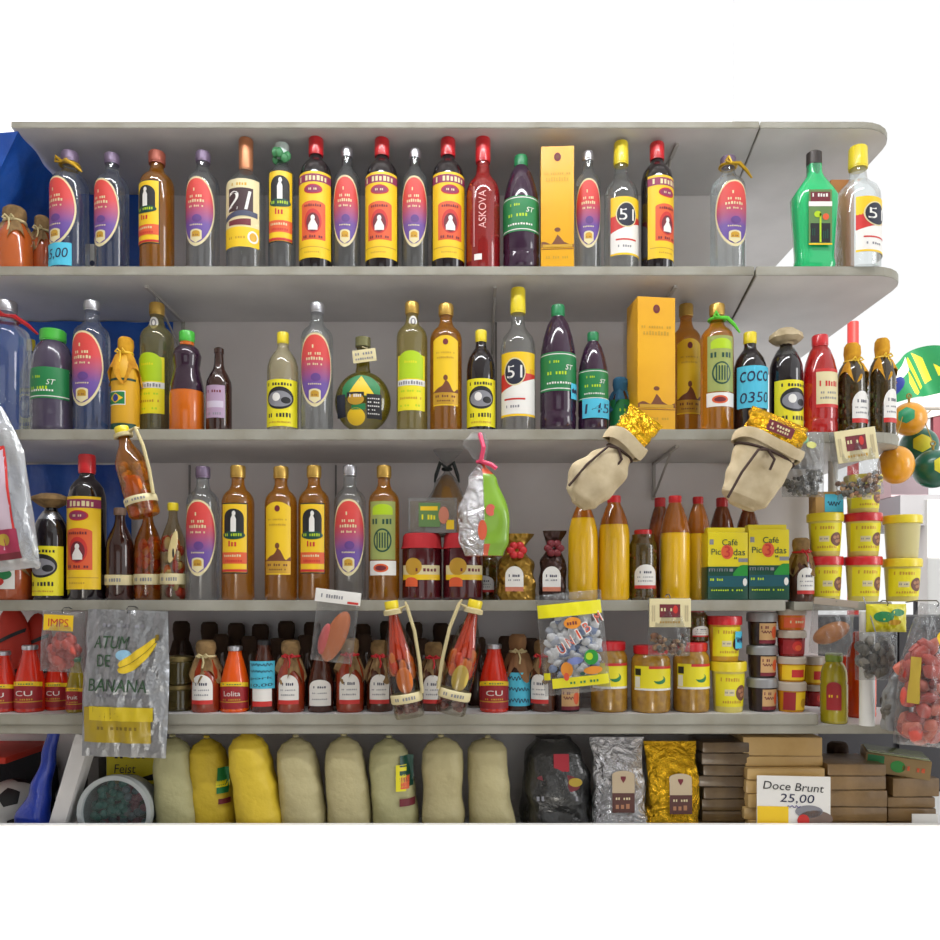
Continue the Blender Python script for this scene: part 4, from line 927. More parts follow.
gift(516, 38, 534, .05, 'gold-wrapped gift bottle with red bow and white label on the third row', mat('crinkled_gold', (150, 116, 44), .3, .7, bump=('voronoi', 70, .9, .006)), ribbon_r, 2)
gift(553, 27, 531, .05, 'dark wrapped gift bottle with white label, left of the yellow oil bottles', mat('crinkled_dark', (58, 34, 30), .3, .3, bump=('voronoi', 70, .9, .006)), mat('wine_ribbon', (110, 26, 38), .5), 4)
# oil bottles
GO = 'yellow oil bottles'
put('oil_full', 583, 498, 30, .045, Cz, 0, 'yellow oil bottle under the left canvas sack, leftmost oil bottle', 'bottle', GO)
put('oil_high', 614, 496, 31, .045, Cz, 0, 'yellow oil bottle with red cap, right one of the left oil pair', 'bottle', GO)
put('pepperjar', 643, 530, 27, .045, Cz, 0, 'pepper jar with red cap and white arched label between the oil bottles', 'jar')
put('oil_dark', 660, 498, 24, .125, Cz, 0, 'dark oil bottle with red cap, half behind the tall yellow oil bottle', 'bottle', GO)
put('oil_mid', 675, 496, 29, .045, Cz, 0, 'oil bottle half yellow, half amber, with red cap, right of the pepper jar', 'bottle', GO)
put('oil_mid', 698, 497, 24, .095, Cz, 0, 'slimmer yellow oil bottle with red cap touching the left coffee bag', 'bottle', GO)
put('oil_dark', 722, 498, 25, .17, Cz, 0, 'dark oil bottle with red cap behind the left coffee bag', 'bottle', GO)
put('oil_dark', 748, 502, 25, .17, Cz, 0, 'dark oil bottle with red cap behind the right coffee bag', 'bottle', GO)
def coffee(px0, px1, top, label, seed, rot):
    Y = .012; w = W(px1 - px0, Y); H = PZ(top, Y) - Cz; r = thing('coffee_bag', (PX((px0 + px1) / 2, Y), Y, Cz), (0, 0, radians(rot)))
    ym = mat('coffee_bag_yellow', (222, 204, 26), .3, coat=.3); gm = mat('coffee_bag_green', (8, 70, 54), .3, coat=.3)
    bb = MB(); bb.box(-w / 2, w / 2, 0, .055, 0, H * .46, gm, .003); bb.box(-w / 2, w / 2, 0, .055, H * .455, H - .012, ym, .003); bb.box(-w / 2 + .002, w / 2 - .002, .012, .040, H - .016, H, ym, .003); bb.build('bag_body', r)
    l = Lab(on_flat(0)); t = mat('teal_print', (10, 80, 92), .4)
    l.text('Café', .004, H * .79, dgreen_p, 1, h=.014); l.text('Pic', -w * .30, H * .66, dgreen_p, 1, h=.014); l.text('3', -.002, H * .66, red_p, 2, h=.026); l.text('das', w * .28, H * .655, dgreen_p, 1, h=.015); l.ell(-.002, H * .66, .014, .017, orange_p, 0)
    l.rect(-w * .46, -w * .36, H * .76, H * .83, gray_p, 0, 2); l.marks(w * .22, H * .575, .012, .005, 3, dgreen_p, 1, 3); l.rect(w * .26, w * .49, H * .52, H * .57, gray_p, 1, 4)
    xs = [w * .12 + w * .37 * i / 10 for i in range(11)]; l.strip(xs, _fn(H * .33), lambda x: H * .36 + H * .12 * sin(min(1, (x / w - .12) / .25) * pi / 2), mat('leaf_green_print', (30, 140, 50), .4), 2)
    l.rect(-w * .48, w * .12, H * .39, H * .43, gray_p, 1, 6); l.marks(-w * .2, H * .41, w * .5, .008, 8, gm, 2, 4); l.rect(-w * .49, w * .49, H * .18, H * .33, t, 0, 6); l.marks(-w * .28, H * .28, w * .34, .006, 6, lime_p, 1, 5); l.ell(w * .42, H * .245, .005, .009, white_p, 2); l.marks(-.002, H * .135, w * .8, .004, 14, lime_p, 1, 6); l.build('printed_front', r)
    tag(r, label, 'coffee bag', 'yellow and green coffee bags'); return r
coffee(708, 748, 527, 'yellow and green coffee bag marked with a red 3, left of the pair', 1, 0)
coffee(749, 789, 524, 'yellow and green coffee bag marked with a red 3, right of the pair', 2, -3)
put('burlap_dark', 801, 538, 25, .05, Cz - .004, 5, 'dark bottle with red-tied cloth and white label, right of the coffee bags', 'bottle')
C2 = 1.446
GT = 'yellow snack tubs stacked on the shelf end'
def stack(px, w, tops, Y, z, kinds, labels, rots):
    zz = z
    for t, k, lb, ro in zip(tops, kinds, labels, rots):
        put(k, px, t, w, Y, zz + .0005, ro, lb, 'tub', GT); zz = PZ(t, Y)
stack(825, 35, (557, 514), .06, C2, ('tub_red', 'tub_yellow'), ('yellow tub with red lid at the bottom of the left tub stack, third row', 'yellow tub with yellow lid on top of the left tub stack, third row'), (8, -5))
stack(863, 36, (557, 514, 476), .055, C2, ('tub_red', 'tub_red', 'tub_yellow'), ('yellow tub with red lid at the bottom of the middle tub stack', 'yellow tub with red lid, second in the middle tub stack', 'topmost yellow tub of the middle stack, under the hanging nuts'), (12, 5, 10))
stack(902, 37, (559, 516), .06, C2, ('tub_yellow', 'tub_plain'), ('yellow tub with yellow lid at the bottom of the right tub stack', 'plain cloudy tub with yellow lid on top of the right tub stack'), (0, 0))
zt = PZ(514, .06); b = MB(); b.box(-.033, .033, -.02, .02, .001, .052, mat('kraft_box', (180, 140, 80), .6), .001); l = Lab(on_flat(-.02)); l.rect(-.012, .032, .004, .046, blue_note, 0, 4); l.scrawl(.01, .024, .03, .016, ink, 1, 14, 3); b.add(l.mb.v, l.mb.f, blue_note); b.m = b.m[:len(b.m)]
r = thing('small_box', (PX(826, .08), .08, zt + .001)); bb = MB(); bb.box(-.033, .033, -.02, .02, 0, .052, mat('kraft_box', (180, 140, 80)), .001); bb.build('box_body', r); l.build('price_note', r); tag(r, 'small kraft box with blue price note on top of the left tub stack', 'box')
# ------------------------------------------------------------------ things hanging in front
def hang_bottle(nm, px0, py0, px1, py1, w, Y, label, contents, slice_m, lab_side, ropeside):
    """bottle hung by a rope; (px0,py0) cap top, (px1,py1) base centre"""
    x0, z0, x1, z1 = PX(px0, Y), PZ(py0, Y), PX(px1, Y), PZ(py1, Y); H = sqrt((x0 - x1) ** 2 + (z0 - z1) ** 2); R = W(w, Y) / 2; ang = atan2(x0 - x1, z0 - z1)
    r = thing('hanging_bottle', (x1, Y, z1), (0, ang, 0))
    fr = lambda z: rad('fruit', R, H)(z); b = MB(); b.lathe([(q[0] * R, q[1] * H) for q in PROF['fruit']], glass('bottle_clear_thin', (240, 236, 224), .72, 1.12, .02) if contents == 'pepper' else glass('amber_thin', (240, 196, 110), .6, 1.12, .02, .15, (206, 130, 40)), 30); b.build('glass_body', r)
    rn = random.Random(int(px0)); m = MB()
    if contents == 'pepper':
        for i in range(26):
            a = 2 * pi * rn.random(); q = R * .62; zc = H * (.36 + .16 * rn.random()); m.ell((q * sin(a), -q * cos(a), zc), (R * .25, R * .2, H * .06), [fo, mat('pepper_red', (214, 62, 24), .25), mat('pepper_orange', (226, 104, 28), .25)][i % 3], 8, 6)
        for i in range(9):
            a = 2 * pi * i / 9; m.tube([(R * .55 * sin(a), -R * .55 * cos(a), H * .5), (R * .36 * sin(a), -R * .36 * cos(a), H * .68), (R * .22 * sin(a + .4), -R * .22 * cos(a + .4), H * .9)], [R * .18, R * .15, R * .06], mat('pepper_red', (214, 62, 24)), 7)
        for i in range(18):
            a = 2 * pi * rn.random(); m.ell((R * .6 * sin(a), -R * .6 * cos(a), H * (.05 + .1 * rn.random())), (R * .26, R * .22, H * .03), mat('dark_red_fruit', (96, 26, 24), .3), 8, 6)
    else:
        for i in range(40):
            a = 2 * pi * rn.random(); z = H * (.05 + .56 * rn.random()); m.ell((R * .62 * sin(a), -R * .62 * cos(a), z), (R * .28, R * .24, H * .05), (fr_ if z < H * .16 else [fo, fy, mat('fruit_olive', (150, 140, 60)), fo][i % 4]), 8, 6)
    o = m.build('fruit_filling', r); o['kind'] = 'stuff'
    s = MB(); s.ell((R * .12 * lab_side, -R * .80, H * .32), (R * .55, R * .12, H * .115), slice_m, 14, 10); s.build('fruit_slice', r)
    bd = MB(); bd.lathe([(R * 1.02, H * .13), (R * 1.07, H * .14), (R * 1.07, H * .20), (R * 1.02, H * .21)], cream_p, 30); bo = bd.build('paper_band', r); l = Lab(on_cyl(R * 1.07, .0008)); l.marks(0, H * .17, R * 1.5, H * .03, 8, gray_p, 0, 3); l.build('band_print', bo)
    c = MB(); cap_shape(c, R, H, .44, .93, yelcap); c.lathe([(R * .46, H * .88), (R * .62, H * .885), (R * .62, H * .92), (R * .46, H * .93)], rope_m, 24); c.build('cap', r)
    rp = MB(); s_ = ropeside
    rp.tube([(s_ * R * .5, -R * .2, H * .92), (s_ * R * 1.0, -R * .3, H * .94), (s_ * R * 1.25, -R * .45, H * .72), (s_ * R * 1.25, -R * .5, H * .45), (s_ * R * 1.1, -R * .55, H * .19)], R * .12, rope_m, 7); rp.tube([(s_ * R * 1.0, -R * .3, H * .94), (s_ * R * .9, R * .6, H * .97)], R * .08, rope_m, 6); rp.build('rope', r)
    tag(r, label, 'hanging bottle', 'fruit bottles hung on ropes'); return r
hang_bottle('a', 121, 427, 145, 516, 30, -.045, 'bottle of amber fruit hung by a rope from the second shelf', 'fruit', fo, 1, 1)
hang_bottle('b', 391, 601, 410, 717, 30, -.045, 'left of two pepper-filled bottles hung from the third shelf, orange slice', 'pepper', fo, 1, 1)
hang_bottle('c', 476, 600, 450, 713, 31, -.045, 'right of two pepper-filled bottles hung from the third shelf, pale yellow slice', 'pepper', mat('pale_slice', (206, 180, 84), .35), 1, -1)
# silver / green snack bag with pink tie
Yh = -.05
x, z0, z1 = PX(484, Yh), PZ(556, Yh), PZ(433, Yh); h = z1 - z0; w = W(52, Yh)
r = thing('snack_bag', (x, Yh, z0)); pr = [(0, .72, .7, -.02), (.12, .95, 1, 0), (.35, 1, 1, .0), (.62, .55, .6, -.02), (.76, .12, .14, -.06), (.82, .30, .3, -.1), (.92, .5, .4, -.16), (1, .28, .2, -.12)]
bb = sack(w, .07, h, pr, silverfoil, 2, 40, 44, .05)
bm_g = mat('bag_green', (124, 166, 50), .25, coat=.4); bm_o = mat('bag_orange', (206, 84, 46), .25, coat=.4); bm_p = mat('bag_pink', (206, 96, 84), .25, coat=.4)
kg, ko, kp, kf = bb.mi(bm_g), bb.mi(bm_o), bb.mi(bm_p), bb.mi(filmh)
for i, f in enumerate(bb.f):
    cx = sum(bb.v[q][0] for q in f) / len(f); cz = sum(bb.v[q][2] for q in f) / len(f) / h
    if cz > .76: bb.m[i] = kf
    elif cx > -.004 - .02 * cz * 0 and cz < .76: bb.m[i] = ko if (cz > .66 or (cx < .006 and cz < .3) ) else kg
bb.build('bag_body', r, sharp=1.3)
l = Lab(lambda x, z, L: (x, -.036 - L * .0006 + 6 * (x - 0) ** 2, z)); l.ell(.014, h * .36, .011, .013, bm_p, 1); l.ell(-.004, h * .20, .010, .022, bm_o, 1); l.build('printed_front', r)
t = MB(); tx = -.06 * w; pk = mat('pink_tie', (226, 70, 110), .4); t.tube([(tx + .008 * cos(2 * pi * i / 12), .008 * sin(2 * pi * i / 12), h * .765) for i in range(12)], .004, pk, 6, True); t.tube([(tx, -.008, h * .765), (tx + .022, -.016, h * .735), (tx + .034, -.016, h * .70)], .005, pk, 6); t.tube([(tx, -.012, h * .77), (tx + .006, -.022, h * .87), (tx - .002, -.012, h * .98), (tx, .03, h * 1.0)], .005, pk, 6); t.build('bag_tie', r)
tag(r, 'silver, green and orange snack bag hung by a pink tie from the second shelf', 'snack bag')
# canvas sacks with gold foil
def canvas_sack(px, py, ang, w, h, label, pr, foil_h, Y=-.06, seed=1, labelprint=False):
    r = thing('coffee_sack', (PX(px, Y), Y, PZ(py, Y)), (0, ang, 0)); b = sack(w, w * .75, h, pr, canvas, seed, 36, 30, .035, .8); b.build('canvas_body', r)
    tw, td, tc = pr[-1][1:]; cuff = MB(); R = []
    for zz, k in ((h * .86, 1.02), (h * .85, 1.10), (h * .93, 1.14), (h * 1.0, 1.12), (h * 1.01, 1.0), (h * .97, .96)):
        R.append([(math.copysign(abs(cos(a)) ** .8, cos(a)) * w / 2 * tw * k + tc * w, math.copysign(abs(sin(a)) ** .8, sin(a)) * w * .375 * td * k, zz + .004 * sin(3 * a + seed)) for a in [2 * pi * i / 36 for i in range(36)]])
    cuff.loft(R, canvas, False); cuff.build('rolled_cuff', r)
    fb_ = sack(w * tw * .92, w * .62 * td, foil_h, [(0, .9, .9, 0), (.3, 1, 1, 0), (.7, 1.02, .8, 0), (1, 1.05, .12, 0)], goldfoil, seed + 3, 32, 18, .07, .7)
    o = fb_.build('gold_foil_bag', r, (tc * w, 0, h * .90))
    if labelprint:
        l = Lab(on_flat(-w * .62 * td * .5 - .003)); l.rect(-.03, .03, foil_h * .34, foil_h * .66, maroon, 0, 4); l.marks(0, foil_h * .55, .045, .006, 7, cream_p, 1, 2); l.marks(0, foil_h * .44, .045, .005, 8, cream_p, 1, 3); l.build('label', r, (tc * w, 0, h * .90))
    cd = MB(); dk = mat('brown_cord', (58, 38, 30), .8); zc = h * .80; tw2, td2, tc2 = interp(pr, .80)
    cd.tube([(cos(2 * pi * i / 24) * w / 2 * tw2 * 1.03 + tc2 * w, sin(2 * pi * i / 24) * w * .375 * td2 * 1.04, zc) for i in range(24)], .0035, dk, 6, True)
    x0 = tc2 * w - .01; y0 = -w * .375 * td2 * 1.06; cd.tube([(x0, y0, zc), (x0 - .02, y0 - .006, zc - .01), (x0 - .035, y0 - .01, zc - .07), (x0 - .04, y0 - .004, zc - .13)], .003, dk, 6); cd.tube([(x0, y0, zc), (x0 + .02, y0 - .006, zc - .016), (x0 + .02, y0 - .004, zc - .04)], .003, dk, 6); cd.tube([(w * tw2 * .4, .02, zc), (w * tw * .3, w * .40, h * 1.0), (0, w * .42, h * 1.02)], .002, dk, 5); cd.build('cord', r)
    tag(r, label, 'sack', 'canvas sacks with gold foil'); return r
canvas_sack(580, 507, .62, .10, .185, 'small canvas sack with gold foil lining, tilted, hung above the left oil bottles', [(0, .35, .4, -.05), (.10, .8, .8, -.10), (.32, 1.12, 1.05, -.15), (.58, .98, .95, -.02), (.80, .62, .66, .02), (1, .90, .86, .0)], .085)
canvas_sack(742, 507, .40, .125, .155, 'larger canvas sack with gold foil bag and printed label, hung above the coffee bags', [(0, .45, .45, -.02), (.12, .82, .85, -.03), (.5, .98, .95, 0), (.8, 1.04, .98, 0), (1, 1.12, 1.0, 0)], .075, Y=-.065, seed=2, labelprint=True)
# generic hung clear bag with a card header
def hung_bag(name, px, py0, py1, w, Y, label, group=None, header=None, film_m=None, t=.03, rot=0, seed=1, wf=None, zc=.45, amp=.004, px_dx=0):
    z0, z1 = PZ(py1, Y), PZ(py0, Y); h = z1 - z0; ww = W(w, Y); r = thing(name, (PX(px, Y), Y, z0), (0, rot, 0)); f = pouch_fn(ww, h, t, seed, amp, 0, wf, zc)
    pouch('clear_bag', r, f, ww, h, film_m or filmm, wf); tag(r, label, 'hanging bag', group)
    return r, f, ww, h
def hole_hook(r, h, w=.01):
    t = MB(); ye = -r.location.y + .001; t.tube([(0, -.004, h - .006), (0, -.010, h + .002), (0, .0, h + .008), (0, ye * .6, h + .008), (0, ye, h + .004)], .0014, mat('hook_wire', (120, 120, 120), .4, .8), 6); t.build('wire_hook', r)
def nuts(r, w, z0, z1, t, ms, n, seed, size=.006):
    rn = random.Random(seed); m = MB()
    k = 0
    while k < n:
        u = 2 * rn.random() - 1; q = rn.random(); i = k
        if abs(u) ** 2.5 + max(0, 1 - q * 2.2) ** 2.5 > 1 or q > .80 + .2 * cos(u * 2.2 + seed): continue
        k += 1; m.ell((u * w / 2, (rn.random() - .5) * t, z0 + (z1 - z0) * q), (size * (.7 + .6 * rn.random()), size * .7, size * (.7 + .5 * rn.random())), ms[i % len(ms)], 7, 5, Matrix.Rotation(rn.random() * 3, 4, 'Y'))
    o = m.build('nut_filling', r); o['kind'] = 'stuff'; return o
def header(r, w, z0, z1, y, m, art=None, ang=0):
    l = Lab(on_flat(y)); b = MB(); b.box(-w / 2, w / 2, y, y + .0035, z0, z1, m, .0005); 
    if art: art(l, w, z0, z1); b.add(l.mb.v, l.mb.f, m); 
    if art:
        n = len(l.mb.f); b.m[-n:] = [b.mi(l.mb.mats[k]) for k in l.mb.m]
    b.build('card_header', r)
brown_nut = mat('brown_nut', (112, 74, 50), .5); tan_nut = mat('tan_nut', (160, 124, 86), .5); gray_seed = mat('grey_seed', (96, 92, 84), .5); dark_seed = mat('dark_seed', (52, 46, 42), .4)
def art_card(l, w, z0, z1):
    c = (z0 + z1) / 2; l.rect(-w * .26, w * .24, c - (z1 - z0) * .16, c + (z1 - z0) * .30, maroon, 0, 4); l.marks(-w * .04, c + (z1 - z0) * .12, w * .38, (z1 - z0) * .12, 5, cream_p, 1, 3); l.ell(w * .12, c + (z1 - z0) * .12, w * .06, (z1 - z0) * .14, red_p, 2); l.marks(0, c - (z1 - z0) * .32, w * .5, (z1 - z0) * .09, 8, gold_p, 0, 4)
    for sx in (-1, 1): l.marks(sx * w * .40, c, w * .1, (z1 - z0) * .6, 2, mat('faint_print', (190, 176, 140)), 0, 5)
r, f, ww, h = hung_bag('nut_bag', 669, 598, 656, 42, -.03, 'clear nut bag with cream card header hanging over the pickle jars', 'nut bags', t=.035, seed=3, zc=.3); nuts(r, ww * .8, .006, h * .42, .024, (brown_nut, tan_nut, gray_seed), 70, 3); header(r, ww * .98, h * .50, h * .99, -.012, cream_p, art_card); hole_hook(r, h)
r, f, ww, h = hung_bag('nut_bag', 861, 429, 497, 47, -.03, 'clear nut bag with cream card header, tilted, above the yellow tubs', 'nut bags', t=.04, seed=5, rot=-.14, zc=.3, amp=.006); nuts(r, ww * .85, .004, h * .34, .03, (brown_nut, tan_nut, gray_seed), 90, 4); header(r, ww * .86, h * .52, h * .99, -.014, cream_p, art_card); hole_hook(r, h)
r, f, ww, h = hung_bag('seed_bag', 803, 432, 497, 42, -.035, 'clear bag of grey seeds beside the larger canvas sack', t=.045, seed=7, zc=.35, film_m=filmh); nuts(r, ww * .85, .004, h * .42, .03, (gray_seed, dark_seed, gray_seed), 110, 5, .005); hole_hook(r, h)
l = Lab(lambda x, z, L: f(x, z, L + 2)); l.ell(-.012, h * .88, .02, .012, mat('pale_green_print', (120, 180, 140)), 0, 8); l.ell(.012, h * .78, .012, .008, mat('pale_yellow_print', (206, 206, 120)), 0, 8); l.build('printed_front', r)
# pink sweets bag (left) and pink wafer bag
def chunks(r, name, w, z0, z1, t, ms, n, seed, size):
    rn = random.Random(seed); m = MB()
    k = 0
    while k < n:
        u = 2 * rn.random() - 1; q = rn.random(); i = k
        if abs(u) ** 2.5 + abs(2 * q - 1) ** 2.5 > 1: continue
        k += 1; m.ell((u * w / 2, (rn.random() - .5) * t, z0 + (z1 - z0) * q), (size * (.8 + .5 * rn.random()), size * .55, size * (.6 + .4 * rn.random())), ms[i % len(ms)], 9, 7, Matrix.Rotation(rn.random() * 3, 4, 'Y'), .12)
    o = m.build(name, r); o['kind'] = 'stuff'
pinkc = mat('pink_sweet', (196, 78, 66), .35); pinkd = mat('dark_pink_sweet', (160, 54, 48), .35)
r, f, ww, h = hung_bag('sweets_bag', 61, 611, 672, 42, -.035, 'clear bag of pink sweets with yellow header at the lower left', t=.05, seed=2, film_m=filmh, zc=.4, rot=.05); chunks(r, 'sweet_filling', ww * .72, .016, h * .58, .026, (pinkc, pinkd, pinkc), 34, 3, .014)
l = Lab(on_flat(-.016)); l.rect(-.036, .030, h * .68, h * .94, yel, 0, 8); l.text('IMPS', -.003, h * .81, red_p, 1, w=.045, h=h * .13); l.build('printed_header', r); hole_hook(r, h)
r, f, ww, h = hung_bag('wafer_bag', 331, 600, 662, 42, -.035, 'clear bag with a pink and orange wafer roll under a white header', t=.04, seed=4, rot=.12, zc=.4)
m = MB(); m.ell((.004, 0, h * .42), (.024, .014, h * .44), mat('wafer_orange', (196, 110, 60), .5), 14, 10, Matrix.Rotation(.30, 4, 'Y')); m.build('wafer', r); m = MB(); m.ell((-.020, -.004, h * .36), (.013, .010, h * .26), mat('wafer_pink', (206, 84, 84), .5), 12, 8, Matrix.Rotation(.15, 4, 'Y')); m.build('wafer', r)
header(r, ww * 1.08, h * .95, h * 1.16, -.012, white_p, lambda l, w, a, b_: (l.marks(-w * .12, (a + b_) / 2, w * .5, (b_ - a) * .3, 9, gray_p, 0, 2), l.rect(w * .22, w * .46, a + .002, a + .007, red_p, 0, 3))); hole_hook(r, h)
# silver banana sweet bag
Yb = -.05; z0, z1 = PZ(757, Yb), PZ(610, Yb); h = z1 - z0; w = W(84, Yb); r = thing('banana_sweet_bag', (PX(124, Yb), Yb, z0), (0, .03, 0)); wfb = lambda v: 1 - .06 * v + .05 * sin(v * 3)
f = pouch_fn(w, h, .035, 6, .006, 0, wfb); sf = mat('dull_silver_foil', (150, 152, 156), .3, .75, bump=('noise', 22, .8, .012)); pouch('foil_bag', r, f, w, h, sf, wfb, 34, 44)
ol = mat('olive_gold_print', (164, 140, 20), .35, coat=.2); l = Lab(lambda x, z, L: f(x, z, L + 3)); l.rect(-w * .47, w * .33, h * .10, h * .34, ol, 0, 18, 8); l.rect(-w * .40, w * .36, h * .25, h * .345, mat('bright_gold_print', (206, 182, 30), .35), 1, 18, 4); l.marks(-.01, h * .20, w * .5, .008, 9, mat('dark_gold_print', (120, 98, 16)), 1, 3)
dg = mat('forest_print', (44, 78, 48), .45); l.text('ATUM', -w * .16, h * .78, dg, 1, w=w * .40, h=h * .085, shear=.15); l.text('DE', -w * .24, h * .655, dg, 1, w=w * .16, h=h * .08); l.text('BANANA', -w * .06, h * .49, dg, 1, w=w * .70, h=h * .085, shear=.1)
l.marks(-.004, h * .42, w * .6, .006, 12, gray_p, 1, 4); l.marks(-.004, h * .895, w * .5, .008, 9, gray_p, 1, 5); l.ell(.0, h * .695, .018, .012, mat('sky_print', (140, 186, 214)), 1, 10)
xs = [-.012 + .082 * i / 20 for i in range(21)]
def arc(u): return h * .595 + .85 * h * .22 * max(0, (u)) ** 1.6
for k, (dz, th) in enumerate(((0, .030), (.012, .024))):
    l.strip(xs, lambda x: arc((x + .012) / .082) - th * .5 * sin(pi * ((x + .012) / .082)) ** .5 + dz, lambda x: arc((x + .012) / .082) + th * .55 * sin(pi * ((x + .012) / .082)) ** .5 + dz, mat('banana_print', (222, 190, 40), .4), 2 + k, 2)
l.strip(xs, lambda x: arc((x + .012) / .082) + .004, lambda x: arc((x + .012) / .082) + .0056, mat('dark_gold_print', (120, 98, 16)), 4); l.strip([.066, .070, .074], _fn(h * .80), _fn(h * .84), mat('dark_gold_print', (120, 98, 16)), 5)
l.build('printed_front', r); hole_hook(r, h); tag(r, 'large silver bag with a banana picture and green lettering, lower left', 'sweets bag')
# candy bag
Yb = -.045; z0, z1 = PZ(693, Yb), PZ(592, Yb); h = z1 - z0; w = W(66, Yb); r = thing('candy_bag', (PX(578, Yb), Yb, z0), (0, -.10, 0)); f = pouch_fn(w, h, .05, 9, .004); pouch('clear_bag', r, f, w, h, filmm)
chunks(r, 'candy_filling', w * .78, h * .13, h * .79, .018, (mat('candy_white', (226, 228, 232), .35), mat('candy_grey', (186, 192, 206), .35), mat('candy_white', (226, 228, 232)), mat('candy_blue', (130, 148, 186), .35), mat('candy_white', (226, 228, 232))), 170, 5, .011)
l = Lab(lambda x, z, L: f(x, z, L + 4)); lm2 = mat('acid_yellow_print', (222, 214, 20), .35); l.rect(-w * .49, w * .47, h * .77, h * .90, lm2, 0, 14, 3); l.rect(-w * .38, w * .48, h * .07, h * .17, lm2, 0, 14, 3); l.rect(-w * .49, -w * .40, h * .16, h * .23, lm2, 0, 3); l.marks(.02, h * .115, w * .5, .006, 10, green_p, 1, 3)
cr = mat('candy_red_print', (206, 74, 40), .4)
for i, ch in enumerate('UNIBM'):
    tx = -w * .20 + i * w * .135 + (w * .06 if i > 3 else 0); tz = h * .46 + i * h * .062 + (h * .02 if i > 3 else 0); k_ = .3 if ch == 'I' else 1; l.text(ch, tx, tz, white_p, 1, w=.0175 * (k_ if k_ == 1 else .5), h=.026, rot=.42); l.text(ch, tx, tz, cr, 2, w=.0135 * k_, h=.021, rot=.42)
l.ell(.0, h * .70, .019, .013, mat('candy_orange_print', (222, 140, 40)), 1); l.marks(.0, h * .70, .024, .008, 4, maroon, 2, 4); l.ell(.034, h * .35, .016, .017, mat('leaf_green_print', (30, 140, 50)), 1); l.ell(.030, h * .36, .008, .008, lime_p, 2); l.ell(.036, h * .22, .021, .009, mat('candy_orange_print', (222, 140, 40)), 1); l.ell(-.022, h * .25, .013, .017, mat('candy_orange_print', (222, 140, 40)), 1); l.ell(-.024, h * .18, .006, .009, cr, 2); l.ell(.012, h * .195, .006, .004, dgreen_p, 1); l.ell(-.002, h * .33, .018, .008, mat('candy_blue_print', (112, 124, 180)), 1)
l.build('printed_front', r); hole_hook(r, h); tag(r, 'clear candy bag with yellow bands and red slanting letters, below the oil bottles', 'candy bag')
# pink and green bag at the far left edge
Yb = -.06; z0, z1 = PZ(572, Yb), PZ(408, Yb); h = z1 - z0; w = W(78, Yb); r = thing('snack_bag', (PX(2, Yb), Yb, z0), (0, -.14, 0)); wl = lambda v: 1 - .42 * max(0, v - .7) / .3 * v
f = pouch_fn(w, h, .07, 11, .006, 0, wl, .4); pouch('film_bag', r, f, w, h, film('snack_film', (235, 235, 240), .42, .15, 18), wl, 30, 40)
l = Lab(lambda x, z, L: f(x, z, L + 3)); mg = mat('magenta_print', (156, 44, 76), .4); l.rect(-w * .36, w * .32, h * .12, h * .74, mat('mauve_print', (196, 176, 190), .4), 0, 14, 12); l.rect(-w * .36, w * .32, h * .72, h * .745, red_p, 1, 14); l.rect(w * .30, w * .325, h * .12, h * .74, red_p, 1, 2, 10); l.ell(.012, h * .52, .022, .036, mat('soft_green_print', (140, 190, 60), .4), 2, 12, 4); l.rect(-w * .1, w * .34, h * .10, h * .24, mg, 2, 12, 4); l.ell(.030, h * .18, .013, .013, mat('gold_olive_print', (176, 150, 50)), 3, 10, 2); l.ell(-.01, h * .33, .02, .02, mg, 2, 12, 3); l.ell(-.002, h * .66, .014, .02, mat('rose_print', (206, 140, 140)), 2, 12, 3); l.rect(-w * .36, w * .34, h * .06, h * .10, maroon, 2, 12, 2)
l.build('printed_sheet', r); hole_hook(r, h); tag(r, 'clear wrapped pink and green snack bag hanging at the left edge', 'snack bag')
WORLD = 1.02
EXPO = 0.0
SUN = 4.8
LIGHTS = [('ceiling_tube', (-.55, -.75, 3.12), (-.55, -.55, 0), 1.2, .08, 12.5, (.96, .98, 1)), ('ceiling_tube', (.35, -.75, 3.12), (.35, -.55, 0), 1.2, .08, 12.5, (.96, .98, 1)),
 ('shelf_top_tube', (-.75, .02, 3.05), (-.75, .22, 2.6), 1.2, .06, 12, (1, 1, 1)), ('shelf_top_tube', (.25, .02, 3.05), (.25, .22, 2.6), 1.2, .06, 12, (1, 1, 1)),
 ('side_window', (2.9, -1.3, 2.1), (0, .1, 1.9), .7, 1.6, 22, (1, 1, 1))]
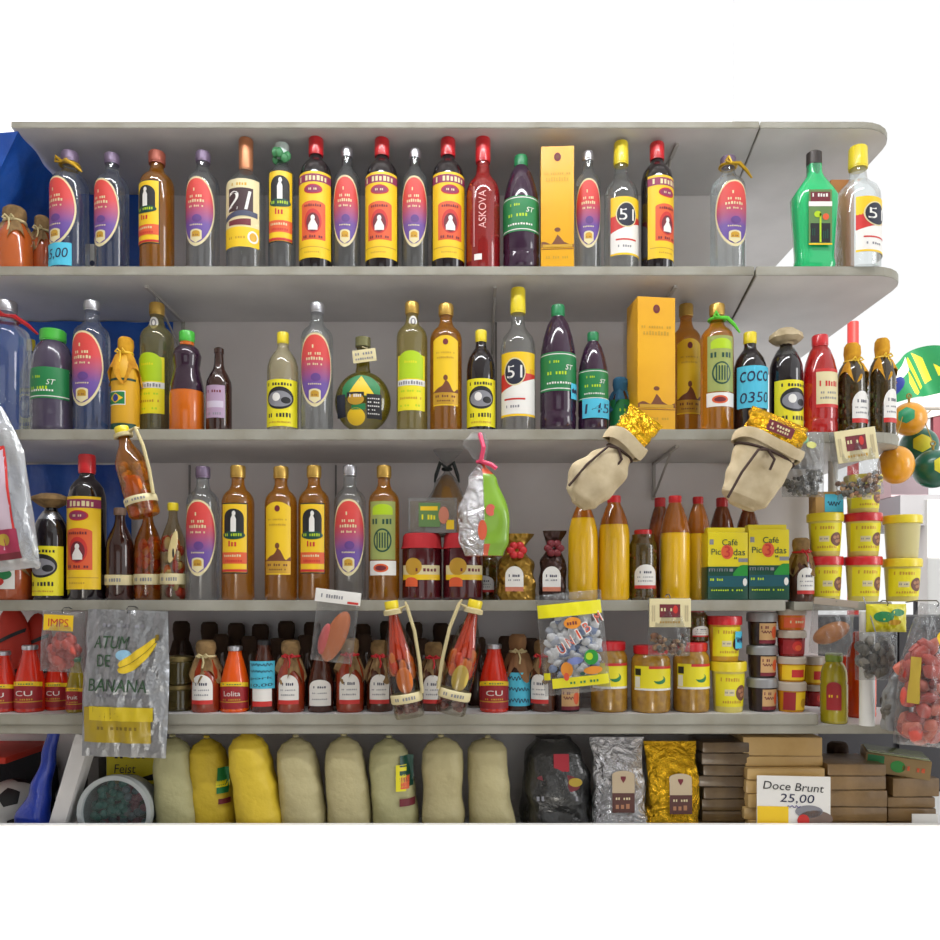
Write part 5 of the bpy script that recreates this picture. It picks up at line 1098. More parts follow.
# ------------------------------------------------------------------ fourth row
Dz = ZS['D']; Y = .05
put('sauce_cu', 3, 651, 27, Y, Dz, 0, 'red sauce bottle cut by the left edge, lowest jar shelf', 'bottle', 'red sauce bottles')
put('sauce_cu', 30, 645, 28, Y, Dz, 3, 'red sauce bottle, second from the left edge, lowest jar shelf', 'bottle', 'red sauce bottles')
put('sauce_cu', 57, 650, 22, .08, Dz, 5, 'red sauce bottle below the pink sweets bag', 'bottle', 'red sauce bottles')
put('sauce_olive', 76, 658, 18, .035, Dz, 0, 'olive sauce bottle with small red label left of the silver banana bag', 'bottle')
def pack(px, py0, py1, w, Y, z, label, rot, seed):
    r = thing('striped_pouch', (PX(px, Y), Y, z), (0, rot, 0)); H = PZ(py0, Y) - PZ(py1, Y); ww = W(w, Y); rm = mat('red_fabric', (186, 44, 24), .6); b = MB(); b.ell((0, 0, H / 2), (ww / 2, .03, H / 2), rm, 24, 14); b.build('pouch_body', r)
    l = Lab(lambda x, z, L: (x, -.031 * sqrt(max(0, 1 - (2 * x / ww) ** 2 - (2 * (z - H / 2) / H) ** 2)) - .001, z))
    for k in (-.2, .18):
        l = Lab(l.map); l.strip([-ww * .4 + ww * .8 * i / 14 for i in range(15)], lambda x: H / 2 + k * H + x * .5 - .005, lambda x: H / 2 + k * H + x * .5 + .005, black_p, 1); l.build('black_stripe', r)
    tag(r, label, 'pouch', 'red and black pouches')
pack(12, 610, 708, 40, .17, Dz, 'red and black striped pouch behind the leftmost sauce bottle', 0, 1)
pack(38, 618, 708, 32, .20, Dz, 'red and black striped pouch behind the second sauce bottle', 0, 2)
GJ = 'small jars and bottles on the jar shelf'
def jarstack(px, Y, tops, w, label, grp):
    z = Dz
    for i, t in enumerate(tops):
        H = PZ(t, Y) - z; r = thing('glass_jar', (PX(px, Y), Y, z)); R = W(w, Y) / 2; b = MB(); b.lathe([(0, 0), (R * .9, 0), (R, .003), (R, H * .78), (R * .9, H * .84), (0, H * .84)], glass('olive_jar', (190, 176, 120), .4, 1.2, .03, .4, (104, 92, 52)), 26); b.build('jar_body', r)
        c = MB(); c.lathe([(0, H * .82), (R * .92, H * .82), (R * .95, H * .85), (R * .95, H * .98), (R * .88, H), (0, H)], mat('dull_gold_lid', (136, 120, 76), .4, .5), 26); c.build('lid', r); tag(r, label[i], 'jar', grp); z = PZ(t, Y)
jarstack(179, .07, (684, 656), 30, ('short olive jar at the bottom of the two-jar stack right of the banana bag', 'short olive jar on top of the two-jar stack right of the banana bag'), 'short olive jars')
put('burlap_plain', 206, 640, 29, Y, Dz, 0, 'brick-red sauce jar with burlap cover and white label, leftmost on the jar shelf', 'jar', GJ)
put('sauce_orange', 235, 646, 28, Y, Dz, 3, 'bright orange sauce bottle with red label and metal cap', 'bottle', GJ)
put('notebottle', 264, 640, 26, Y, Dz, 0, 'dark sauce bottle with large blue handwritten note', 'bottle', GJ)
put('burlap_red', 291, 640, 28, Y, Dz, 0, 'jar with burlap cover and red ribbon, between the blue note bottle and the wafer bag', 'jar', GJ)
o = put('notebottle', 321, 650, 26, Y, Dz, 5, 'dark bottle with big white label under the pink wafer bag', 'bottle', GJ, True)
for ch in list(o.children):
    if ch.name.startswith(('price_note', 'label')): bpy.data.objects.remove(ch)
l = Lab(on_cyl(.031, .001)); l.arch(0, .018, .088, .056, .022, white_p, 0); l.marks(0, .068, .03, .006, 6, ink, 1, 2); l.marks(0, .052, .036, .004, 8, gray_p, 1, 3); l.marks(0, .036, .036, .004, 8, gray_p, 1, 4); l.build('label', o)
put('burlap_red', 350, 638, 28, Y, Dz, 6, 'jar with burlap cover and red ribbon, right of the wafer bag', 'jar', GJ)
put('burlap_dark', 380, 640, 27, .06, Dz, 3, 'dark jar with burlap cover left of the hanging pepper bottles', 'jar', GJ)
put('burlap_dark', 434, 642, 27, .07, Dz, -3, 'dark jar with burlap cover between the two hanging pepper bottles', 'jar', GJ)
put('sauce_cu', 494, 644, 29, Y, Dz, 0, 'dark red sauce bottle right of the hanging pepper bottles', 'bottle', 'red sauce bottles')
put('cloth_note', 518, 634, 25, .07, Dz, 0, 'jar with brown cloth cover and blue note, right of the dark red sauce bottle', 'jar', GJ)
put('burlap_dark', 543, 640, 26, .06, Dz, -25, 'dark jar with white label turned left, beside the candy bag', 'jar', GJ)
put('cup_dark', 567, 676, 30, .06, Dz, 0, 'short dark jar half hidden under the candy bag', 'jar')
GB_ = 'dark cloth-capped bottles in the back rows'
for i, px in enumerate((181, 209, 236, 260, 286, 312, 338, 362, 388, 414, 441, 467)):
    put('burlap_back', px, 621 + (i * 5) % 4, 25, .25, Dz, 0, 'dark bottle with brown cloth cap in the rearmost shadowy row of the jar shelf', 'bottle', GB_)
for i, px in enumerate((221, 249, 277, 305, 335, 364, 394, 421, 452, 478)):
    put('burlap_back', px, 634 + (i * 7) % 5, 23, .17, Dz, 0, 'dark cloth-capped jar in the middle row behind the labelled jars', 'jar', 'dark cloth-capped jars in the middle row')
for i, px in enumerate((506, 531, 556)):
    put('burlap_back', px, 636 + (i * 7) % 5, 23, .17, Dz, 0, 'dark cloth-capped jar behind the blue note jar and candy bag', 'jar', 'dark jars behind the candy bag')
put('picklejar', 609, 641, 37, .06, Dz, -4, 'pickle jar with red lid half behind the candy bag', 'jar', 'red-lidded pickle jars')
put('picklejar', 650.5, 645, 39, Y, Dz, 0, 'pickle jar with red lid and yellow label, middle of the three', 'jar', 'red-lidded pickle jars')
put('picklejar', 691, 642, 36, .055, Dz, 3, 'pickle jar with red lid, rightmost of the three, beside the tubs', 'jar', 'red-lidded pickle jars')
put('pepperjar', 697, 610, 22, .06, PZ(642, .055) + .001, 10, 'small red-lidded pepper jar standing on the rightmost pickle jar', 'jar')
z = Dz
put('tub_yellow', 728, 661, 36, .05, Dz, 10, 'yellow-lidded tub under the red-lidded amber tub, jar shelf', 'tub', 'tubs on the jar shelf')
o = put('tub_brown', 724, 616, 35, .05, PZ(661, .05) + .0005, 15, 'amber tub with red lid and blue note, on a yellow-lidded tub', 'tub', 'tubs on the jar shelf'); note(o, .041, .03, .068, .004, .04, ['~'], 3, .004)
for px, w, Y_, tops, ks, lbs in ((762, 30, .06, (677, 645, 612), ('cup_dark',) * 3, ('dark dessert cup with grey lid, bottom of the stack of three', 'dark dessert cup with grey lid, middle of the stack of three', 'dark dessert cup with grey lid, top of the stack of three')),
        (791, 29, .05, (681, 656, 630, 609), ('cup_half', 'cup_yellow', 'cup_red', 'cup_orange'), ('red and yellow dessert cup at the bottom of the right cup stack', 'yellow dessert cup with red label, second in the right cup stack', 'red dessert cup, third in the right cup stack', 'orange dessert cup on top of the right cup stack')),
        (813, 24, .15, (684, 656), ('cup_red', 'cup_yellow'), ('small red dessert cup behind the right cup stack, lower one', 'small yellow dessert cup behind the right cup stack, upper one'))):
    z = Dz
    for t, k, lb, ro in zip(tops, ks, lbs, (12, 5, 0, 8)):
        put(k, px, t, w, Y_, z + .0004, ro, lb, 'dessert cup', 'stacked dessert cups'); z = PZ(t, Y_)
# lower board goods at right
Lz = 1.164
r = bottle('sauce_bottle', 'juice', .028, .15, mat('mustard_sauce', (160, 146, 24), .2, coat=.5), (.6, .88, mat('olive_green_cap', (120, 140, 50), .4))); l = Lab(on_cyl(.028, .001)); l.arch(-.012, .03, .09, .03, .012, mat('deep_red_print', (150, 26, 34)), 0); l.marks(-.012, .06, .02, .006, 4, yel, 1, 3); l.build('label', r)
Yq = .035; r.location = (PX(834, Yq), Yq, Lz); k = W(26, Yq) / 2 / .028; r.scale = (k, k, (PZ(653, Yq) - Lz) / .15); tag(r, 'mustard-yellow sauce bottle with olive cap on the lower board at right', 'bottle')
r = bottle('sauce_bottle', 'juice', .028, .15, mat('vermilion_sauce', (214, 70, 22), .2, coat=.5), (.5, .88, mat('neon_orange_cap', (240, 84, 40), .4))); r.location = (PX(861, .13), .13, Lz); k = W(28, .13) / 2 / .028; r.scale = (k, k, (PZ(632, .13) - Lz) / .15); tag(r, 'orange-red sauce bottle behind the short white post', 'bottle')
b = MB(); b.box(-.026, .026, -.012, .012, 0, .145, mat('neon_orange_card', (244, 82, 46), .5), .002); tag(b.build('orange_packet', None, (PX(846, .19), .19, Lz), (0, .1, 0)), 'neon orange packet behind the mustard-yellow bottle', 'packet')
def snack(px, py0, py1, w, Y, label, rot=0):
    r = thing('snack_packet', (PX(px, Y), Y, PZ(py1, Y)), (0, rot, 0)); ww = W(w, Y); h = PZ(py0, Y) - PZ(py1, Y); f = pouch_fn(ww, h, .03, px, .003); pouch('packet', r, f, ww, h, mat('snack_yellow', (206, 196, 30), .3, coat=.3)); l = Lab(lambda x, z, L: f(x, z, L + 2)); l.ell(-.012, h * .55, .022, .012, green_p, 0); l.ell(.020, h * .70, .016, .008, green_p, 0); l.ell(.012, h * .35, .014, .006, gold_p, 1); l.build('printed_front', r); hole_hook(r, h); tag(r, label, 'snack packet')
snack(886, 604, 632, 40, .0 - .025, 'yellow and green snack packet hanging under the yellow tubs')
r, f, ww, h = hung_bag('bread_bag', 829, 602, 655, 42, -.03, 'clear bag with a golden bread roll, tilted header, right of the dessert cups', t=.05, seed=3, zc=.4, rot=.1); m = MB(); m.ell((0, 0, h * .42), (ww * .46, .018, h * .18), mat('bread_crust', (176, 112, 52), .55, bump=('noise', 60, .4, .002), var=((150, 88, 36), 40)), 18, 12, Matrix.Rotation(-.5, 4, 'Y')); m.build('bread_roll', r); header(r, ww * 1.05, h * .93, h * 1.06, -.010, mat('dusty_header', (150, 138, 124), .6)); hole_hook(r, h)
r, f, ww, h = hung_bag('dried_fruit_bag', 876, 632, 680, 42, -.05, 'clear bag of grey dried fruit hanging before the short white post', t=.04, seed=8, zc=.5); chunks(r, 'dried_filling', ww * .8, .010, h * .86, .022, (gray_seed, dark_seed, mat('pale_dried', (130, 124, 112), .5), gray_seed), 46, 6, .012)
t = MB(); t.tube([(0, 0, h - .004), (-.004, .02, h + .04), (-.006, .046, h + .078)], .0014, mat('hook_wire', (120, 120, 120)), 6); t.build('wire_hook', r)
Yb = -.12; z0 = 1.149; h = PZ(598, Yb) - z0; r = thing('sweets_bag', (PX(922, Yb), Yb, z0 - .012), (0, .10, 0)); w = W(58, Yb); wl = lambda v: 1 - .45 * max(0, v - .6) / .4; f = pouch_fn(w, h, .09, 4, .008, 0, wl, .4); pouch('film_bag', r, f, w, h, filmh, wl, 28, 36)
chunks(r, 'sweet_filling', w * .80, h * .05, h * .74, .045, (pinkc, pinkd, mat('rosy_sweet', (206, 110, 90), .4)), 70, 4, .019)
l = Lab(lambda x, z, L: f(x, z, L + 3)); l.ell(.016, h * .76, .026, .022, yel, 0, 12, 3); l.rect(-w * .44, -w * .3, h * .3, h * .62, mat('gold_olive_print', (176, 150, 50)), 0, 4, 8); l.ell(.02, h * .70, .016, .012, mat('rose_print', (206, 140, 140)), 1, 10, 2); l.build('printed_front', r); hole_hook(r, h); tag(r, 'large clear bag of pink sweets with yellow print hanging at the right edge', 'sweets bag')
r = thing('grey_bag', (PX(896, -.06), -.06, 1.164)); b = sack(.06, .05, .13, [(0, 1, 1, 0), (.5, .95, .9, .03), (.85, .6, .5, .06), (1, .3, .2, .08)], film('smoky_film', (150, 150, 156), .3, .2, 40), 3, wob=.08); b.build('film_bag', r); chunks(r, 'dried_filling', .05, .010, .085, .024, (dark_seed, gray_seed), 40, 7, .011); tag(r, 'small smoky clear bag of dark sweets beside the pink sweets bag', 'sweets bag')
# ------------------------------------------------------------------ counter row
Kz = ZS['K']; GF = 'flour bags standing on the counter'
floury = mat('cornmeal_yellow', (206, 178, 46), .55, bump=('noise', 16, .8, .014)); flourc = mat('flour_cream', (178, 168, 126), .55, bump=('noise', 16, .8, .014)); flourp = mat('flour_pale', (174, 170, 126), .55, bump=('noise', 16, .8, .014))
def flour(px_b, px_t, w, top, m, label, seed, Y=.09, print_=None, kn=True, shape=None):
    H = PZ(top, Y) - Kz; ww = W(w, Y); dx = (PX(px_t, Y) - PX(px_b, Y)) / ww; r = thing('flour_bag', (PX(px_b, Y), Y, Kz)); pr = shape or [(0, .80, .8, 0), (.06, .94, .95, 0), (.25, 1.02, 1, dx * .15), (.5, .99, 1, dx * .45), (.72, .93, .98, dx * .8), (.86, .84, .86, dx * .95), (.93, .66, .62, dx), (.975, .36, .34, dx), (1, .12, .12, dx)]
    b = sack(ww, ww * .95, H, pr, m, seed, 40, 60, .022, .8); b.build('filled_bag', r, sharp=1.3)
    k = MB(); k.tube([(dx * ww, 0, H - .006), (dx * ww + .002, -.004, H + .008), (dx * ww - .003, -.006, H + .020)], [.009, .005, .010], filmh, 8); k.ell((dx * ww, -.003, H + .004), (.008, .007, .005), m, 10, 6); k.build('bag_knot', r)
    if print_: print_(r, ww, H, dx, pr)
    tag(r, label, 'bag', GF)
def side_print(x, cols):
    def p(r, ww, H, dx, pr):
        def mp(xx, z, L):
            wf, df, cx = interp(pr, z / H); q = min(.97, abs(xx - cx * ww) / (ww / 2 * wf)); return (xx, -(ww * .95 / 2 * df) * (1 - q ** 2.5) ** .4 - .005 - L * .0006, z)
        l = Lab(mp)
        for a, b_, c, d, m in cols: l.rect(a * ww, b_ * ww, c * H, d * H, m, 0, 8, 6)
        l.build('printed_label', r)
    return p
flour(181, 173, 42, 737, flourp, 'pale flour bag at the left end of the counter row', 1)
flour(217, 207, 41, 738, floury, 'yellow cornmeal bag with dark green side print', 2, .10, side_print(0, ((.14, .36, .50, .74, green_p), (.12, .38, .56, .62, lemon), (.18, .40, .40, .45, maroon))))
flour(263, 248, 45, 732, floury, 'plain yellow cornmeal bag, the larger of the two yellow ones', 3, .06)
flour(306, 296, 44, 737, flourc, 'cream flour bag right of the yellow cornmeal bags', 4, .07)
flour(351, 344, 43, 736, flourc, 'cream flour bag, left neighbour of the one with a picture', 5, .07)
flour(397, 389, 45, 738, flourp, 'cream flour bag printed with a green and yellow picture', 6, .08, side_print(0, ((.10, .38, .58, .86, dgreen_p), (.02, .24, .54, .78, lemon), (.12, .30, .56, .68, orange_p), (.10, .42, .40, .47, maroon))))
flour(443, 441, 43, 737, flourc, 'cream flour bag with a fold across its middle', 7, .07, None, True, [(0, .78, .8, 0), (.08, .94, .95, 0), (.28, 1.0, 1, 0), (.47, .90, .86, 0), (.52, .90, .88, 0), (.72, .98, 1, 0), (.86, .94, .85, -.01), (.94, .74, .55, -.01), (.98, .38, .3, -.01), (1, .12, .1, -.01)])
flour(493, 488, 48, 738, flourc, 'cream flour bag beside the black plastic bag', 8, .08, None, True, [(0, 1.0, .95, 0), (.1, 1.0, 1, 0), (.5, .86, 1, -.08), (.88, .82, .8, -.12), (.95, .66, .55, -.12), (1, .2, .15, -.12)])
r = thing('plastic_bag', (PX(555, .12), .12, Kz)); ww = W(70, .12); H = PZ(737, .12) - Kz
b = sack(ww, .16, H, [(0, .9, .9, .02), (.2, 1, 1, .02), (.6, .95, 1, 0), (.85, .8, .8, -.02), (1, .5, .4, -.03)], mat('black_film', (40, 40, 40), .25, coat=.5, bump=('noise', 30, 1, .012)), 5, 40, 40, .06); b.build('film_bag', r)
l = Lab(lambda x, z, L: (x, -.083 - L * .0006 + (z / H) ** 3 * .03, z)); l.rect(-.01, .026, H * .72, H * .88, mat('crimson_tag', (170, 36, 52), .5), 0, 4); l.ell(.02, H * .58, .03, .012, maroon, 0); l.ell(.04, H * .62, .016, .010, mat('gold_olive_print', (176, 150, 50)), 1); l.ell(-.005, H * .66, .045, .008, maroon, 0); l.marks(.0, H * .47, ww * .6, .012, 9, gray_p, 0, 3); l.build('printed_front', r); tag(r, 'black plastic bag with red tag between the flour and the silver packet', 'plastic bag')
def foilpack(px, w, top, Y, m, label, seed, ly, dep):
    r = thing('coffee_packet', (PX(px, Y), Y, Kz)); ww = W(w, Y); H = PZ(top, Y) - Kz; b = sack(ww, dep, H, [(0, .96, .9, 0), (.15, 1, 1, 0), (.55, .94, .95, 0), (.8, .90, .6, -.02), (1, .98, .12, -.05)], m, seed, 40, 40, .05, .6); b.build('foil_body', r)
    l = Lab(lambda x, z, L: (x, -dep / 2 * 1.10 - .002 - L * .0005 + max(0, z / H - .55) * .03, z)); x0 = ly; l.arch(x0, H * .38, H * .71, .052, .01, mat('beige_label', (186, 168, 140)), 0); l.strip([x0 - .006, x0 - .003, x0, x0 + .003, x0 + .006], lambda x: H * .60 + abs(x - x0) * 1.6, _fn(H * .66), maroon, 1); l.rect(x0 - .026, x0 + .026, H * .33, H * .51, mat('brown_label', (84, 48, 44), .5), 1, 4); l.marks(x0, H * .46, .036, .006, 6, cream_p, 2, 3); l.marks(x0, H * .39, .036, .012, 3, mat('tan_print', (168, 118, 84)), 2, 4); l.build('label', r); tag(r, label, 'coffee packet', 'foil coffee packets')
foilpack(619, 54, 737, .07, silverfoil, 'crinkled silver foil packet with beige and brown label', 2, .004, .06)
foilpack(672, 54, 741, .07, goldfoil, 'crinkled gold foil packet with beige and brown label', 5, .012, .06)
# slabs
slab_d = mat('wrapped_dark_slab', (104, 82, 50), .35, coat=.4, bump=('noise', 30, .5, .005), var=((78, 58, 34), 20)); slab_b = mat('wrapped_beige_slab', (206, 172, 112), .4, coat=.3, bump=('noise', 20, .4, .004), var=((190, 154, 92), 9)); slab_m = mat('wrapped_brown_slab', (146, 116, 76), .35, coat=.4, bump=('noise', 30, .5, .005), var=((118, 92, 58), 16))
def slabs(px, w, pys, Y, dep, m, label, grp, seed, jig=2):
    rn = random.Random(seed); z = Kz; n = len(pys)
    for i, t in enumerate(pys):
        zt = PZ(t, Y - dep / 2) if t else None; h = zt - z - .0006; ww = W(w, Y); b = MB(); b.box(-ww / 2, ww / 2, -dep / 2, dep / 2, 0, h, m, min(.006, h * .3)); o = b.build('sweet_slab', None, (PX(px + jig * (rn.random() - .5) * 2, Y), Y, z), (0, 0, radians((rn.random() - .5) * 6)), sharp=.9); tag(o, label(i, n), 'sweet slab', grp); z = zt
def ordn(i, n): return 'topmost' if i == n - 1 else ('bottom' if i == 0 else ('second', 'third', 'fourth', 'fifth', 'sixth', 'seventh')[i - 1] + ' from below')
slabs(718, 46, (822, 811, 799, 787, 776, 765, 753, 742), .12, .12, slab_d, lambda i, n: 'dark wrapped sweet slab, %s in the stack right of the gold packet' % ordn(i, n), 'dark slab stack', 1)
slabs(776, 76, (820, 808, 794, 780, 768), .10, .12, slab_b, lambda i, n: 'wide beige sweet slab behind the price sign, %s of the five' % ordn(i, n), 'beige slabs', 2, 1)
zb = PZ(768, .04)
for i, (t, lb) in enumerate(((756, 'beige sweet slab, lower of the two narrow ones above the price sign'), (737, 'beige sweet slab, topmost of the beige pile'))):
    zt = PZ(t, .06); b = MB(); b.box(-W(76, .12) / 2, W(76, .12) / 2, -.06, .06, 0, zt - zb - .0006, slab_b, .004); tag(b.build('sweet_slab', None, (PX(774, .12), .12, zb), (0, 0, .03 * (1 - 2 * i)), sharp=.9), lb, 'sweet slab', 'beige slabs'); zb = zt
r = thing('price_sign', (PX(794, .005), .008, Kz)); wS = W(74, .005); hS = PZ(777, .005) - Kz; b = MB(); b.box(-wS / 2, wS / 2, 0, .002, 0, hS, white_p, .0004); b.build('card', r)
l = Lab(on_flat(0)); l.text('Doce Brunt', 0, hS * .86, black_p, 1, w=wS * .82, h=.018, rot=-.05, shear=.15); l.text('25,00', .008, hS * .70, ink, 1, w=wS * .46, h=.022, rot=-.03, shear=.15); l.rect(-wS / 2 + .001, -.012, .001, hS * .60, yel, 0, 4); l.ell(.035, hS * .54, .032, .014, gray_p, 1); l.ell(.05, hS * .44, .04, .02, mat('grey_brown_print', (120, 100, 90)), 1); l.ell(.022, hS * .42, .014, .014, red_p, 2); l.scrawl(.0, hS * .60, .03, .008, mat('violet_ink', (70, 60, 130)), 2, 10, 4); l.build('writing', r); r.rotation_euler = (-.04, .02, 0); tag(r, 'white handwritten price sign with 25,00 standing before the beige slabs', 'price sign')
slabs(845, 56, (822, 807, 790, 776, 764), .11, .14, slab_m, lambda i, n: 'brown wrapped sweet slab, %s in the stack right of the price sign' % ordn(i, n), 'brown slab stack', 3)
slabs(898, 46, (822, 808, 797, 778), .12, .14, slab_m, lambda i, n: 'brown wrapped sweet slab, %s in the stack under the green box' % ordn(i, n), 'right slab stack', 4)
zg = PZ(778, .05); r = thing('sweet_box', (PX(893, .12), .12, zg + .002), (0, .10, -.35)); b = MB(); b.box(-.07, .07, -.06, .06, 0, .045, mat('kraft_brown', (150, 124, 80), .5), .003); b.build('box_body', r); b = MB(); b.box(-.066, .066, -.056, .056, .0455, .048, mat('green_box_top', (150, 160, 96), .2, coat=.6), .001); l = Lab(on_flat(-.0605)); l.rect(-.066, -.03, .004, .042, green_p, 0, 3); l.ell(.0, .022, .016, .014, mat('leaf_green_print', (30, 140, 50)), 0); l.marks(.035, .022, .05, .012, 5, orange_p, 0, 3); l.build('label', r); b.build('box_top', r); tag(r, 'green and kraft sweet box, tilted, on top of the right slab stack', 'box')
b = MB(); b.box(-.03, .03, 0, .002, 0, PZ(814, .02) - Kz, white_p, .0004); tag(b.build('paper_card', None, (PX(930, -.0), .02, Kz)), 'small blank white card at the right end of the counter', 'card')
put('burlap_back', 838, 742, 30, .24, Kz, 0, 'dark jar in the shadow behind the brown slab stack', 'jar')
# left compartment
r = thing('soccer_ball', (PX(12, .15), .15, Kz + .068)); R = .068; b = MB(); b.ell((0, 0, 0), (R, R, R), mat('ball_white', (200, 200, 196), .4), 32, 20); b.build('ball_cover', r)
m = MB()
phi = (1 + sqrt(5)) / 2
for v in [(0, s1, s2 * phi) for s1 in (-1, 1) for s2 in (-1, 1)] + [(s1, s2 * phi, 0) for s1 in (-1, 1) for s2 in (-1, 1)] + [(s2 * phi, 0, s1) for s1 in (-1, 1) for s2 in (-1, 1)]:
    n = Vector(v).normalized(); t = n.orthogonal().normalized(); q = n.cross(t); ring = []
    m.surf(lambda u, v: tuple((lambda d_: d_ * R * 1.012)((n + (t * cos(u * 2 * pi) + q * sin(u * 2 * pi)) * (.40 * v + .001) * cos(pi / 5) / cos((u * 2 * pi % (2 * pi / 5)) - pi / 5)).normalized())), 30, 4, black_p)
m.build('black_patches', r, smooth=False); tag(r, 'black and white soccer ball at the bottom left corner', 'ball'); r.rotation_euler = (.4, .3, .2)
r = thing('blue_bag', (PX(32, .05), .05, Kz)); b = sack(.085, .06, PZ(728, .05) - Kz, [(0, 1, 1, 0), (.25, .9, .9, .02), (.48, .52, .7, .22), (.75, .34, .5, .46), (1, .30, .4, .62)], mat('blue_plastic', (22, 50, 150), .3, coat=.4, bump=('noise', 24, .9, .01)), 4, 30, 36, .06); b.build('bag_body', r)
tag(r, 'blue plastic bag beside the soccer ball', 'plastic bag')
r = thing('dark_filler', (PX(-8, .268), .268, Kz)); b = sack(.34, .06, .19, [(0, 1, 1, 0), (.6, 1, 1, 0), (1, .9, .8, 0)], mat('interior_black', (18, 20, 26), .8, bump=('noise', 20, .6, .01)), 3, wob=.03); b.build('filler_body', r); t = MB(); t.box(-.17, .15, -.20, .03, .190, .207, mat('red_fabric', (186, 44, 24)), .006); t.build('red_top_cloth', r); tag(r, 'dark bundle under a red cloth, darkening the lower left compartment', 'filler')  # black filler stands in for the unlit inside of the compartment
for i, (px, m, lb) in enumerate(((83, mat('black_board', (36, 34, 34), .5), 'dark board standing behind the round tub'), (93, mat('grey_board', (120, 116, 112), .5), 'grey board standing beside the dark board, behind the round tub'))):
    b = MB(); b.box(-.014, .014, .0, .10, 0, PZ(758, .16) - Kz, m, .002); tag(b.build('board', None, (PX(px, .16), .16, Kz)), lb, 'board', 'boards behind the round tub')
r = thing('round_tub', (PX(116, .035), .035, Kz)); R = W(74, .035) / 2; M = Matrix.Translation((0, 0, R)) @ Matrix.Rotation(pi / 2, 4, 'X')
b = MB(); b.lathe([(0, -.07), (R * .85, -.07), (R * .93, -.01), (R * .9, .0)], film('tub_film', (200, 206, 206), .3, .2, 6), 40, None, M); b.build('tub_body', r)
c = MB(); c.lathe([(R * .86, .004), (R * .88, .012), (R, .012), (R, -.006), (R * .94, -.008)], mat('frosted_rim', (176, 182, 184), .3, coat=.3), 44, None, M); c.build('lid_rim', r)
c = MB(); c.lathe([(0, .005), (R * .87, .005)], film('lid_film', (214, 226, 226), .05, .15, 9), 40, None, M); c.build('lid', r)
rn = random.Random(9); c = MB()
for i in range(120):
    a = 2 * pi * rn.random(); q = R * .78 * sqrt(rn.random()); c.ell((q * cos(a), .022 + .03 * rn.random(), R + q * sin(a)), (.010, .008, .010), (mat('teal_sweet', (46, 112, 100), .4), mat('mauve_sweet', (134, 72, 84), .4), mat('slate_sweet', (90, 104, 112), .4))[0 if q * cos(a) < .01 and q * sin(a) > -.02 else 1 + i % 2], 8, 6)
o = c.build('sweet_filling', r); o['kind'] = 'stuff'; tag(r, 'round clear tub lying on its side, lid facing out, below the banana bag', 'tub')
r = thing('yellow_packet', (PX(131, .14), .14, Kz)); wP = W(50, .14); hP = PZ(752, .14) - Kz; b = MB(); b.box(-wP / 2, wP / 2, 0, .05, 0, hP, mat('dull_cream_packet', (150, 146, 110), .5), .003); b.build('packet_body', r); l = Lab(on_flat(0)); l.rect(-wP / 2 + .002, wP / 2 - .002, hP * .62, hP * .98, mat('mustard_print', (214, 196, 30), .45), 0, 4); l.text('Feist', -.014, hP * .80, black_p, 1, w=.052, h=.022, shear=.1); l.marks(.0, hP * .94, .08, .007, 6, black_p, 1, 3); l.strip([0, .02, .04, .058], lambda x: hP * .66, lambda x: hP * .66 + x * .3, black_p, 1); l.build('label', r); tag(r, 'yellow labelled packet behind the round tub', 'packet')
# ------------------------------------------------------------------ right background
r = thing('display_stand', (PX(985, 1.3), 1.3, 0)); sg = mat('stand_grey', (150, 150, 156), .5); b = MB(); b.box(-.33, .60, 0, .4, 1.74, 1.86, sg, .004); b.build('top_panel', r)
for dx in (-.20, .56):
    b = MB(); b.box(dx - .035, dx + .035, -.02, .05, 0, 1.84, postm, .004); b.build('post', r)
b = MB(); b.box(-.16, .55, .2, .22, .3, 1.74, mat('stand_dark', (44, 42, 50), .6), .002); b.build('back_panel', r)
for i in range(3):
    b = MB(); b.box(-.16, .55, .02, .2, 1.08 + i * .2, 1.10 + i * .2, sg, .002); b.build('shelf', r)
tag(r, 'grey display stand with white posts behind the tub stacks at right', 'display stand')
b = MB(); b.box(-.075, .075, -.05, .05, 0, .13, mat('pale_pink_card', (206, 184, 190), .6), .003); tag(b.build('cardboard_box', None, (PX(903, 1.42), 1.42, 1.861)), 'pale pink box on the grey display stand, below the hanging balls', 'box')
r = thing('awning_frame', (PX(975, .95), .95, 0)); b = MB(); b.tube([(.12, .02, 0), (.12, .02, 2.22)], .022, sg, 12); b.build('pole', r); b = MB(); b.box(-.38, .20, -.02, .03, 0, .075, mat('pale_panel', (206, 200, 196), .5), .003, Matrix.Translation((0, 0, 2.115)) @ Matrix.Rotation(-.22, 4, 'Y')); b.build('beam', r); b = MB(); b.box(-.15, .2, -.01, .01, 1.985, 2.135, mat('wine_panel', (120, 30, 48), .5), .003); b.build('red_panel', r); tag(r, 'pale slanted beam with a dark red panel beyond the hanging balls', 'frame')
fl = MB(); gmat = mat('flag_green', (36, 132, 82), .6); z0 = PZ(406, .9)
def ff(u, v): return (-.10 + .25 * u, .03 * sin(u * 9 + v * 3) - .015 * v, .14 * v * (1 - .25 * cos(u * 5)) + .05 * u)
fl.surf(ff, 180, 90, gmat); k1 = fl.mi(mat('flag_yellow', (222, 206, 60), .6)); k2 = fl.mi(mat('flag_blue', (36, 52, 130))); k3 = fl.mi(mat('flag_white', (232, 236, 232), .6))
